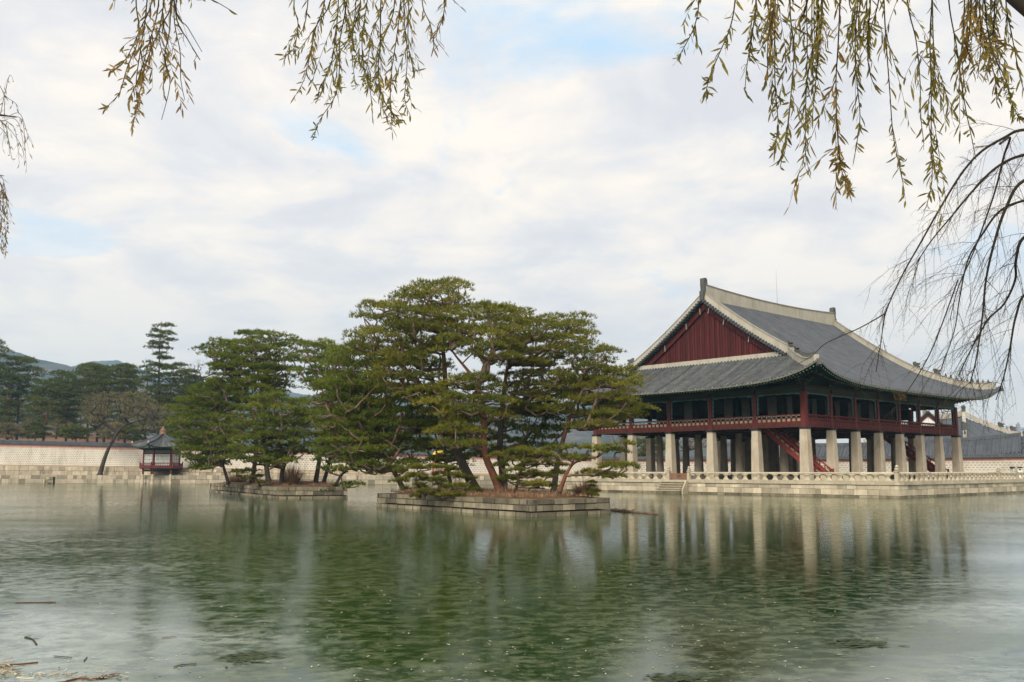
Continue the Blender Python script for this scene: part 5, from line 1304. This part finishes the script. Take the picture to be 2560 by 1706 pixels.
# ================================================================== WILLOWS
def leaf_blades(pts, dirs, ln, wd, rg):
    """curved two-part lance leaves; pts (n,3), dirs (n,3)"""
    n = len(pts); ln = ln * rg.uniform(.55, 1.2, (n, 1)); s_ = np.cross(dirs, rg.normal(0, 1, (n, 3))); s_ /= np.linalg.norm(s_, axis=1, keepdims=True) + 1e-9
    bend = np.cross(dirs, s_) * ln * rg.normal(0, .12, (n, 1)); w = wd * rg.uniform(.7, 1.2, (n, 1))
    b = pts; m1 = pts + dirs * ln * .35 + bend * .6; m2 = pts + dirs * ln * .7 + bend * .9; tip = pts + dirs * ln + bend * .4
    V = np.stack([b, m1 - s_ * w * .5, m1 + s_ * w * .5, m2 - s_ * w * .42, m2 + s_ * w * .42, tip], 1).reshape(-1, 3)
    o = np.arange(n)[:, None] * 6; F = np.concatenate([o + np.array([0, 1, 2]), o + np.array([1, 3, 4]), o + np.array([1, 4, 2]), o + np.array([3, 5, 4])], 0)
    return V, F
def strand(parent, px, Y, rg, density=1.0, leaf=.115, mleaf=0, bare_end=0.0, side=2, base=np.zeros(3), leaf_from=0.0):
    """one hanging willow switch: px = its course in the photograph, Y = distance"""
    n = len(px); P = smooth_path([at(x, y, Y + .12 * k * rg.normal(0, .6)) for k, (x, y) in enumerate(px)], 6); P = [p - base for p in P]; L = sum(np.linalg.norm(b - a) for a, b in zip(P[:-1], P[1:]))
    mb = MB(); k = len(P); mb.tube(P, [.0042 * (1 - .7 * q / (k - 1)) + .0008 for q in range(k)], 5)
    paths = [P]
    for q in range(side):                             # short side shoots
        a = rg.integers(k // 8, max(k // 8 + 1, int(k * .7))); d = np.array([rg.normal(0, .5), rg.normal(0, .5), -1]); d /= np.linalg.norm(d); ln = min(L * rg.uniform(.12, .3), max(.05, (P[a][2] - P[-1][2]) * .9)); Q = [P[a] + d * ln * t + np.array([d[0], d[1], 0]) * -.25 * ln * t * t for t in np.linspace(0, 1, 7)]
        mb.tube(Q, [.0022 * (1 - .6 * t) for t in np.linspace(0, 1, 7)], 4); paths.append(Q)
    Vs, ts = [np.array(mb.v)], list(mb.t); Fs = [f for f in mb.f]; nv = len(mb.v); LP, LD = [], []
    for Q in paths:
        Q = np.array(Q); seg = np.linalg.norm(np.diff(Q, axis=0), axis=1); cs = np.concatenate([[0], np.cumsum(seg)]); m_ = max(2, int(cs[-1] / .030 * density)); f0 = leaf_from if Q is paths[0] else 0
        for s_ in np.linspace(cs[-1] * max(.02, f0), cs[-1] * (1 - bare_end), m_):
            if rg.random() < .25: continue
            i = min(len(seg) - 1, int(np.searchsorted(cs, s_) - 1)); i = max(i, 0); t = (s_ - cs[i]) / max(seg[i], 1e-6); p = Q[i] + (Q[i+1] - Q[i]) * t; td = (Q[i+1] - Q[i]) / max(seg[i], 1e-6)
            o = np.cross(td, rg.normal(0, 1, 3)); o /= np.linalg.norm(o); a = rg.uniform(.25, .95); d = td * math.cos(a) + o * math.sin(a) + np.array([0, 0, -.25]); LP.append(p); LD.append(d / np.linalg.norm(d))
    me_v = Vs[0]; mats = [M['twig'], M['willow_leaf'] if mleaf == 0 else M['willow_brown']]
    me = bpy.data.meshes.new('hanging_branch'); v = [tuple(q) for q in me_v]; f = list(Fs); mi = [0] * len(f); tn = [.5] * len(f)
    if LP:
        V, F = leaf_blades(np.array(LP), np.array(LD), leaf, leaf * .145, rg); v += [tuple(q) for q in V]; f += [tuple(int(nv + c) for c in q) for q in F]; mi += [1] * len(F); tt = np.clip(rg.normal(.45, .28, len(LP)), 0, 1); tn += list(np.tile(tt, 4))
    me.from_pydata(v, [], f); [me.materials.append(m) for m in mats]; me.polygons.foreach_set('material_index', mi); a = me.attributes.new('tone', 'FLOAT', 'FACE'); a.data.foreach_set('value', tn); me.update()
    return link('hanging_branch', me, parent)
rgw = np.random.default_rng(99)
WB = np.array([4.6, 2.6, .55])
wil = thing('leafy_willow', 'old willow on the near bank whose leafy yellow green switches hang across the top', 'willow tree', tuple(WB))
mb = MB(); mb.tube([np.array(q) - WB for q in ((4.6, 2.6, .4), (4.5, 2.7, 2.2), (4.35, 3.0, 4.0), (4.1, 3.5, 5.5), (3.6, 4.4, 6.6), (3.2, 5.0, 7.4))], [.5, .42, .38, .30, .22, .15], 10); mb.build('trunk', M['bark_dark'], wil, True)
mb = MB()
c0 = at(2575, -10, 4.6); mb.tube([np.array(q) - WB for q in ((4.3, 3.1, 4.2), tuple(at(2640, 60, 4.2)), tuple(at(2556, -16, 4.5)), tuple(at(2470, -90, 4.8)), tuple(at(2300, -160, 5.2)), tuple(at(2000, -190, 5.6)), tuple(at(1500, -190, 5.8)), tuple(at(1000, -170, 5.8)), tuple(at(500, -170, 5.6)))], [.14, .085, .075, .06, .055, .05, .045, .035, .02], 8); mb.build('limb', M['twig'], wil, True)
LS = [([(440, -160), (432, 0), (400, 70), (368, 150), (352, 220), (338, 290), (330, 322)], 1.5, 1, 0), ([(420, -160), (410, 0), (398, 90), (412, 150), (418, 190)], 1.3, 1, 0), ([(430, -160), (425, 60), (412, 140), (425, 210), (404, 300)], .25, 1, .3),
      ([(395, -160), (380, 0), (352, 70), (325, 130), (300, 165), (275, 175)], .9, 1, 0), ([(350, -140), (340, 0), (348, 90), (318, 170), (300, 230), (275, 260), (262, 272)], 1.0, 1, 0), ([(440, -120), (435, 40), (450, 130), (452, 200), (462, 250)], .2, 1, .4),
      ([(460, -160), (440, 20), (470, 70), (505, 130)], .12, 0, .2), ([(470, -120), (480, -10), (530, 0), (592, 36)], .5, 0, .1), ([(405, -140), (395, 20), (372, 110), (345, 200), (320, 250)], 1.1, 1, 0), ([(300, -120), (292, -20), (283, 4)], 1.0, 1, 0),
      ([(380, -150), (365, 30), (352, 120), (340, 210), (345, 270)], 1.0, 1, 0), ([(430, -120), (440, 40), (470, 100), (500, 150), (480, 120)], .1, 1, .3)]
for px, dn, ml, be in LS: strand(wil, px, 6.0 + rgw.uniform(-.3, .3), rgw, dn, .088, ml, be, 2, WB)
MS = [[(760, -150), (735, 0), (745, 60), (735, 120), (712, 140)], [(830, -160), (812, 0), (790, 70), (775, 140), (760, 200), (735, 245)], [(850, -160), (846, 0), (840, 80), (828, 160), (800, 220), (792, 256)], [(880, -160), (866, 10), (850, 100), (848, 180), (838, 240), (800, 300), (784, 345)],
      [(900, -160), (890, 0), (882, 90), (880, 140), (890, 220)], [(930, -160), (918, 0), (905, 100), (912, 180), (926, 230), (932, 308)], [(955, -160), (952, 0), (950, 110), (945, 180), (955, 240), (985, 290), (1000, 310)], [(1010, -160), (1002, 0), (992, 90), (980, 170), (976, 240), (980, 326)],
      [(1010, -140), (1010, 40), (1018, 130), (1015, 200), (1012, 250), (1026, 290)], [(1020, -160), (1022, 0), (1020, 100), (1030, 160), (1045, 180)], [(1060, -160), (1055, 0), (1075, 60), (1085, 110), (1078, 140)], [(1110, -160), (1112, 0), (1105, 50), (1090, 95), (1110, 125)], [(780, -140), (770, 0), (762, 60), (750, 85)], [(1130, -120), (1125, -20), (1147, 14)],
      [(905, -160), (900, 10), (875, 90), (850, 130), (820, 170)], [(970, -150), (962, 0), (930, 80), (920, 150), (905, 215)], [(840, -150), (826, 0), (800, 50), (770, 95), (745, 130)], [(990, -150), (985, 20), (960, 90), (945, 120), (938, 215)], [(870, -140), (862, 0), (870, 60), (885, 120), (905, 165)]]
for px in MS: strand(wil, px, 6.2 + rgw.uniform(-.5, .5), rgw, 1.25 if px[0][0] not in (1130,) else .3, .088, 0 if rgw.random() < .72 else 1, 0, 3, WB)
RS = [[(1755, -120), (1748, 0), (1738, 60), (1715, 110), (1692, 150)], [(1850, -150), (1838, 0), (1825, 70), (1800, 130), (1775, 190), (1763, 240)], [(1895, -150), (1890, 0), (1880, 90), (1868, 160), (1862, 232)], [(1940, -160), (1938, 0), (1937, 120), (1938, 220), (1945, 310), (1935, 380)], [(1980, -160), (1975, 20), (1985, 120), (1978, 230), (1968, 330), (1950, 420)],
      [(2030, -160), (2045, 0), (2040, 90), (2020, 180), (2014, 280), (2014, 380), (2022, 424)], [(2060, -160), (2055, 40), (2045, 130), (2040, 200), (2030, 300)], [(2100, -160), (2100, 0), (2095, 120), (2090, 200), (2092, 300), (2098, 390), (2105, 430), (2122, 484)], [(2150, -150), (2145, 0), (2138, 90), (2142, 200), (2150, 290), (2140, 372)], [(2178, -150), (2176, 0), (2170, 90), (2172, 170), (2190, 226)],
      [(2205, -150), (2210, 0), (2215, 100), (2224, 220), (2232, 330), (2245, 400), (2258, 460)], [(2265, -150), (2268, 0), (2290, 100), (2300, 200), (2302, 290), (2310, 360)], [(2335, -150), (2330, 0), (2325, 100), (2328, 220), (2328, 360), (2330, 450), (2315, 520)], [(2372, -150), (2372, 0), (2392, 120), (2412, 260), (2424, 320), (2440, 400)], [(2420, -150), (2412, 0), (2410, 90), (2425, 150), (2412, 188)],
      [(2460, -150), (2462, 0), (2470, 80), (2490, 150), (2515, 200), (2530, 260), (2550, 300)], [(2520, -150), (2515, 0), (2530, 90), (2550, 190), (2570, 260)], [(2440, -130), (2440, 0), (2445, 60), (2470, 130), (2488, 200), (2492, 258)], [(2330, -120), (2332, 60), (2335, 180), (2320, 280), (2338, 420)]]
for px in RS:
    thin = px[0][0] in (2205, 2372, 2265, 2420); strand(wil, px, 5.3 + rgw.uniform(-.4, .4), rgw, .8 if thin else 1.45, .090, 0 if rgw.random() < .72 else 1, 0, 3, WB)
for q in range(26):
    x = rgw.uniform(1840, 2200) if q < 17 else rgw.uniform(2420, 2500); l_ = rgw.uniform(60, 250); strand(wil, [(x + rgw.normal(0, 12), -150), (x, 0), (x + rgw.normal(-4, 10), l_ * .5), (x + rgw.normal(-6, 16), l_)], 5.4 + rgw.uniform(-.6, .6), rgw, 1.35, .086, 0 if rgw.random() < .68 else 1, 0, 2, WB)
# bare willow coming in from the right
BB = np.array([8.2, 7.4, -.2])
bw_ = thing('bare_willow', 'leafless dark willow with drooping twigs reaching in from the right edge', 'willow tree', tuple(BB))
mb = MB(); mb.tube([np.array(q) - BB for q in ((8.2, 7.4, -.6), (7.9, 7.5, 2.0), (7.2, 7.6, 3.8), (6.6, 7.7, 5.0))], [.4, .33, .25, .12], 9); mb.build('trunk', M['bark_dark'], bw_, True)
def bare_branch(px, Y, r0, ntw, rg, ln=(60, 190), droop=1.0):
    P = smooth_path([at(x, y, Y + .15 * k) for k, (x, y) in enumerate(px)], 7); k = len(P); mb = MB(); r0 *= .48; mb.tube([p - BB for p in P], [r0 * (1 - .8 * q / (k - 1)) + .0015 for q in range(k)], 6)
    m2 = Y / FPX
    def twig(p, d, L, r_, lev):
        Q = [p]; v = d.copy(); n = 7
        for t in range(n): v = v + np.array([0, 0, -.10 * droop]) + rg.normal(0, .07, 3); v /= np.linalg.norm(v); Q.append(Q[-1] + v * L / n)
        mb.tube([q - BB for q in Q], [r_ * (1 - .75 * t / n) for t in range(n + 1)], 4)
        for t in range(1, n + 1):                     # buds and spurs
            for _ in range(2):
                if rg.random() < .33: e = rg.normal(0, 1, 3); e /= np.linalg.norm(e); s_ = Q[t] + e * m2 * rg.uniform(4, 13); mb.tube([Q[t] - BB, s_ - BB], [r_ * .45, r_ * .3], 3)
        if lev > 0:
            for t in range(1, n):
                if rg.random() < .6: e = v * .8 + rg.normal(0, .5, 3) + np.array([-.25, 0, -.35]); e /= np.linalg.norm(e); twig(Q[t], e, L * rg.uniform(.35, .8), r_ * .6, lev - 1)
    for q in range(ntw):
        a = rg.integers(int(k * .12), k - 1); t = P[min(a + 1, k - 1)] - P[a]; t /= np.linalg.norm(t) + 1e-9; e = t * .6 + rg.normal(0, .55, 3) + np.array([-.2, 0, -.15]); e /= np.linalg.norm(e); twig(P[a], e, m2 * rg.uniform(*ln) * 1.15, max(.0020, r0 * .22), 1)
    return mb.build('bare_branch', M['twig'], bw_, False, False)
rb_ = np.random.default_rng(5)
for px, Y, r0, ntw, ln in [([(2680, 330), (2560, 325), (2510, 345), (2450, 382), (2400, 440), (2345, 530), (2300, 610), (2255, 690), (2215, 780), (2203, 850), (2190, 930)], 7.4, .026, 26, (50, 150)),
                       ([(2680, 380), (2560, 388), (2490, 420), (2430, 480), (2380, 540), (2330, 600), (2290, 660)], 7.6, .026, 22, (60, 190)),
                       ([(2500, 360), (2525, 345), (2510, 390), (2490, 470), (2460, 560), (2430, 640), (2395, 720), (2375, 800)], 7.4, .020, 18, (60, 180)),
                       ([(2680, 430), (2560, 452), (2515, 520), (2485, 610), (2465, 700), (2455, 800), (2440, 900), (2425, 960)], 7.2, .028, 24, (60, 190)),
                       ([(2680, 480), (2560, 502), (2500, 528), (2460, 580), (2420, 650), (2400, 740), (2385, 830), (2350, 930)], 7.8, .022, 22, (60, 190)),
                       ([(2680, 560), (2565, 590), (2540, 650), (2538, 700), (2510, 760), (2470, 800), (2430, 870), (2395, 940)], 7.3, .026, 20, (60, 180)),
                       ([(2680, 700), (2570, 730), (2540, 790), (2525, 870), (2510, 940), (2490, 1000)], 7.1, .022, 16, (60, 160)),
                       ([(2212, 785), (2150, 820), (2100, 842), (2060, 862), (2030, 890), (1985, 915)], 8.4, .009, 2, (30, 50)),
                       ([(2395, 700), (2340, 850), (2300, 930), (2245, 1010), (2195, 1060)], 8.3, .010, 8, (40, 120))]:
    bare_branch(px, Y, r0, ntw, rb_, ln)
# farther willow at the left edge
FB = np.array([-10.6, 13.6, -.2])
fw = thing('distant_willow', 'farther half bare willow whose thin switches hang at the left edge', 'willow tree', tuple(FB))
mb = MB(); mb.tube([np.array(q) - FB for q in ((-10.6, 13.6, -.6), (-10.4, 13.6, 3), (-9.9, 13.7, 5.5), (-9.3, 13.8, 7.4))], [.45, .38, .3, .14], 9); mb.build('trunk', M['bark_dark'], fw, True)
mb = MB(); mb.tube([np.array((-9.9, 13.7, 5.5)) - FB] + [at(x, y, 14) - FB for x, y in ((-120, 330), (-60, 290), (0, 288), (32, 292))], [.07, .05, .03, .02, .01], 6); mb.tube([np.array((-9.9, 13.7, 5.5)) - FB] + [at(x, y, 14) - FB for x, y in ((-120, 470), (-50, 430), (-8, 428))], [.06, .04, .025, .012], 6); mb.build('limb', M['twig'], fw, True)
rf_ = np.random.default_rng(17)
for px, dn in [([(0, 290), (20, 200), (28, 190), (34, 205)], .05), ([(10, 240), (40, 260), (46, 280)], .05), ([(20, 292), (50, 285), (70, 340), (80, 360)], .15), ([(0, 300), (30, 330), (55, 370), (62, 415)], .12), ([(10, 300), (35, 320), (45, 370), (48, 410)], .2), ([(-10, 310), (18, 340), (28, 390), (30, 400)], .12), ([(20, 290), (55, 300), (62, 360), (66, 420)], .1), ([(-10, 290), (10, 320), (5, 370)], .12), ([(0, 215), (10, 240), (12, 280)], .7),
               ([(-10, 430), (8, 450), (15, 500), (20, 560), (12, 600)], .9), ([(-10, 440), (4, 470), (10, 530), (15, 600), (14, 638)], .9), ([(-14, 440), (-2, 480), (4, 560), (8, 620)], 1.0), ([(-12, 430), (2, 460), (18, 500), (24, 530)], .7), ([(-20, 430), (-6, 500), (2, 580), (4, 630)], .9), ([(0, 300), (16, 320), (22, 360), (24, 390)], .1), ([(5, 295), (40, 300), (54, 335), (58, 370)], .1)]:
    strand(fw, px, 14 + rf_.uniform(-.4, .4), rf_, dn, .11, 1, 0, 3, FB)

# ================================================================== ON THE WATER
def flecks():
    rg = np.random.default_rng(3); V, F, T = [], [], []
    for q in range(1200):
        py = 1320 + 386 * rg.random() ** .8; px = rg.uniform(-100, 2660)
        if rg.random() > .25 + .75 * math.exp(-((px - 1500) / 620) ** 2): continue
        p = at_z(px, py, .006); a = rg.uniform(0, 6.28); l_ = rg.uniform(.018, .05); w = l_ * .26; c, s_ = math.cos(a), math.sin(a); k = len(V); bd = rg.normal(0, .4) * l_
        for x, y in ((-l_, 0), (0, -w), (l_, bd), (0, w)): V.append((p[0] + c*x - s_*y, p[1] + s_*x + c*y, .006 + rg.uniform(0, .004)))
        F.append((k, k+1, k+2, k+3)); T.append(rg.random() ** 1.5)
    o = arr_mesh('floating_leaves', V, F, M['fleck'], tone=T); o['kind'] = 'stuff'
flecks()
def float_twig(pts, r_, label, m='limb', forks=3, seed=0, group=None):
    rg = np.random.default_rng(seed); P = [at_z(x, y, .01) for x, y in pts]; mb = MB(); mb.tube(smooth_path(P, 4), r_, 5); L = np.linalg.norm(P[-1] - P[0])
    for q in range(forks): a = P[rg.integers(0, len(P))]; d = rg.normal(0, 1, 3); d[2] = 0; d /= np.linalg.norm(d); mb.tube([a, a + d * L * rg.uniform(.08, .25)], [r_ * .7, r_ * .3], 4)
    return tag(mb.build('floating_twig', M[m], None, False, False), label, 'twig', group)
float_twig([(62, 1593), (80, 1598), (92, 1612)], .010, 'dark hooked twig floating alone near the left edge', 'twig', 3, 1)
float_twig([(-20, 1664), (40, 1661), (95, 1656)], .010, 'long straight reddish twig lying across the water at the left edge', 'bark_red', 3, 2)
float_twig([(165, 1704), (200, 1696), (240, 1697), (285, 1686)], .012, 'forked brown branch at the bottom edge of the water', 'bark_red', 9, 3)
float_twig([(435, 1668), (455, 1662), (490, 1660)], .006, 'thin curved twig right of the debris patch', 'twig', 3, 4)
float_twig([(135, 1640), (180, 1644)], .005, 'short straight twig above the debris patch', 'twig', 1, 5)
float_twig([(210, 1652), (218, 1643)], .006, 'tiny bent twig between two longer twigs', 'twig', 1, 6)
float_twig([(405, 1594), (440, 1592)], .005, 'pinkish twig floating left of the weed patch', 'bark_red', 3, 7)
float_twig([(40, 1507), (80, 1506), (140, 1506)], .008, 'pale reddish reed stalk lying on the ice edge at the left', 'bark_red', 5, 8)
def debris():
    rg = np.random.default_rng(8); V, F, T = [], [], []
    for q in range(150):
        u = rg.random(); px, py = (rg.normal(8, 14), rg.normal(1676, 9)) if u < .5 else (rg.uniform(20, 320), 1690 + rg.normal(0, 4) + (rg.random() < .3) * rg.normal(0, 6)); p = at_z(px, py, .004); a = rg.uniform(0, 6.28); l_ = rg.uniform(.02, .09); w = rg.uniform(.004, .012); c, s_ = math.cos(a), math.sin(a); k = len(V)
        for x, y in ((-l_, -w), (l_, -w * .3), (l_, w * .3), (-l_, w)): V.append((p[0] + c*x - s_*y, p[1] + s_*x + c*y, .008 + rg.uniform(0, .02)))
        F.append((k, k+1, k+2, k+3)); T.append(rg.random() * .8)
    o = arr_mesh('reed_litter', V, F, M['fleck'], tone=T); o['kind'] = 'stuff'
debris()
def weed(px, py, w, h, label, seed):
    rg = np.random.default_rng(seed); c = at_z(px, py, .004); V, F, T = [], [], []
    for q in range(120):
        x, y = rg.normal(0, w * .4), rg.normal(0, h * .4); a = rg.normal(0, .6); l_ = rg.uniform(.04, .14); ww = rg.uniform(.012, .035); cs, sn = math.cos(a), math.sin(a); k = len(V)
        for u, v in ((-l_, 0), (0, -ww), (l_, 0), (0, ww)): V.append((c[0] + x + cs*u - sn*v, c[1] + y + sn*u + cs*v, .006 + rg.uniform(0, .006)))
        F.append((k, k+1, k+2, k+3)); T.append(rg.random())
    return tag(arr_mesh('weed_patch', V, F, M['weed'], tone=T), label, 'water weed')
M['weed'] = leaf_mat('water_weed', (.016, .026, .007), (.045, .06, .016), .0)
weed(622, 1644, .42, .45, 'dark green floating weed patch in the lower left of the water', 1)
weed(2152, 1608, .5, .5, 'dark smudge of floating weed at the lower right of the water', 2)
weed(1690, 1696, .45, .35, 'dark floating weed at the bottom edge of the water', 3)
def pole():
    a, b = at_z(1527, 1276, .03), at_z(1645, 1286, .03); mb = MB(); mb.tube([a, a + (b - a) * .35 + np.array([0, 0, .02]), a + (b - a) * .7, b], [.10, .09, .075, .05], 8)
    for q in (.12, .3, .5): p = a + (b - a) * q; mb.lathe([(.10, 0), (.11, .08), (.05, .14)], (p[0], p[1], .06), 7)
    tag(mb.build('floating_pole', M['limb'], None, False, False), 'thin pole floating on the water beside the right corner of the nearer island', 'pole')
pole()
for k, (px, py, w) in enumerate([(140, 1205, 4), (1395, 1000, 0)]):
    if not w: continue
    p = at_z(123, 1210, 0); mb = MB(); b_ = [(p[0] - .8, p[1] - .3), (p[0] + .8, p[1] - .3)]
    blocks(mb, b_[0], b_[1], -.3, 1.3, 3, (.6, 1.0), .8, .05, .03, seed=5); tag(mb.build('stone_buttress', [M['stone_dark'], M['joint']]), 'short dark stone buttress standing out of the left quay wall', 'buttress')
# ================================================================== AIR
def haze(density):
    m = bpy.data.materials.new('haze'); m.use_nodes = True; nt = m.node_tree; nt.nodes.clear(); o = nt.nodes.new('ShaderNodeOutputMaterial'); v = nt.nodes.new('ShaderNodeVolumePrincipled')
    v.inputs['Color'].default_value = (.50, .75, 1.0, 1); v.inputs['Density'].default_value = density; v.inputs['Anisotropy'].default_value = .2; nt.links.new(v.outputs[0], o.inputs['Volume'])
    b = MB(); b.span(-3000, 3000, -140, 3700, -7, 420); o = b.build('haze', m); o['kind'] = 'stuff'
HAZE = .00017
if HAZE: haze(HAZE)
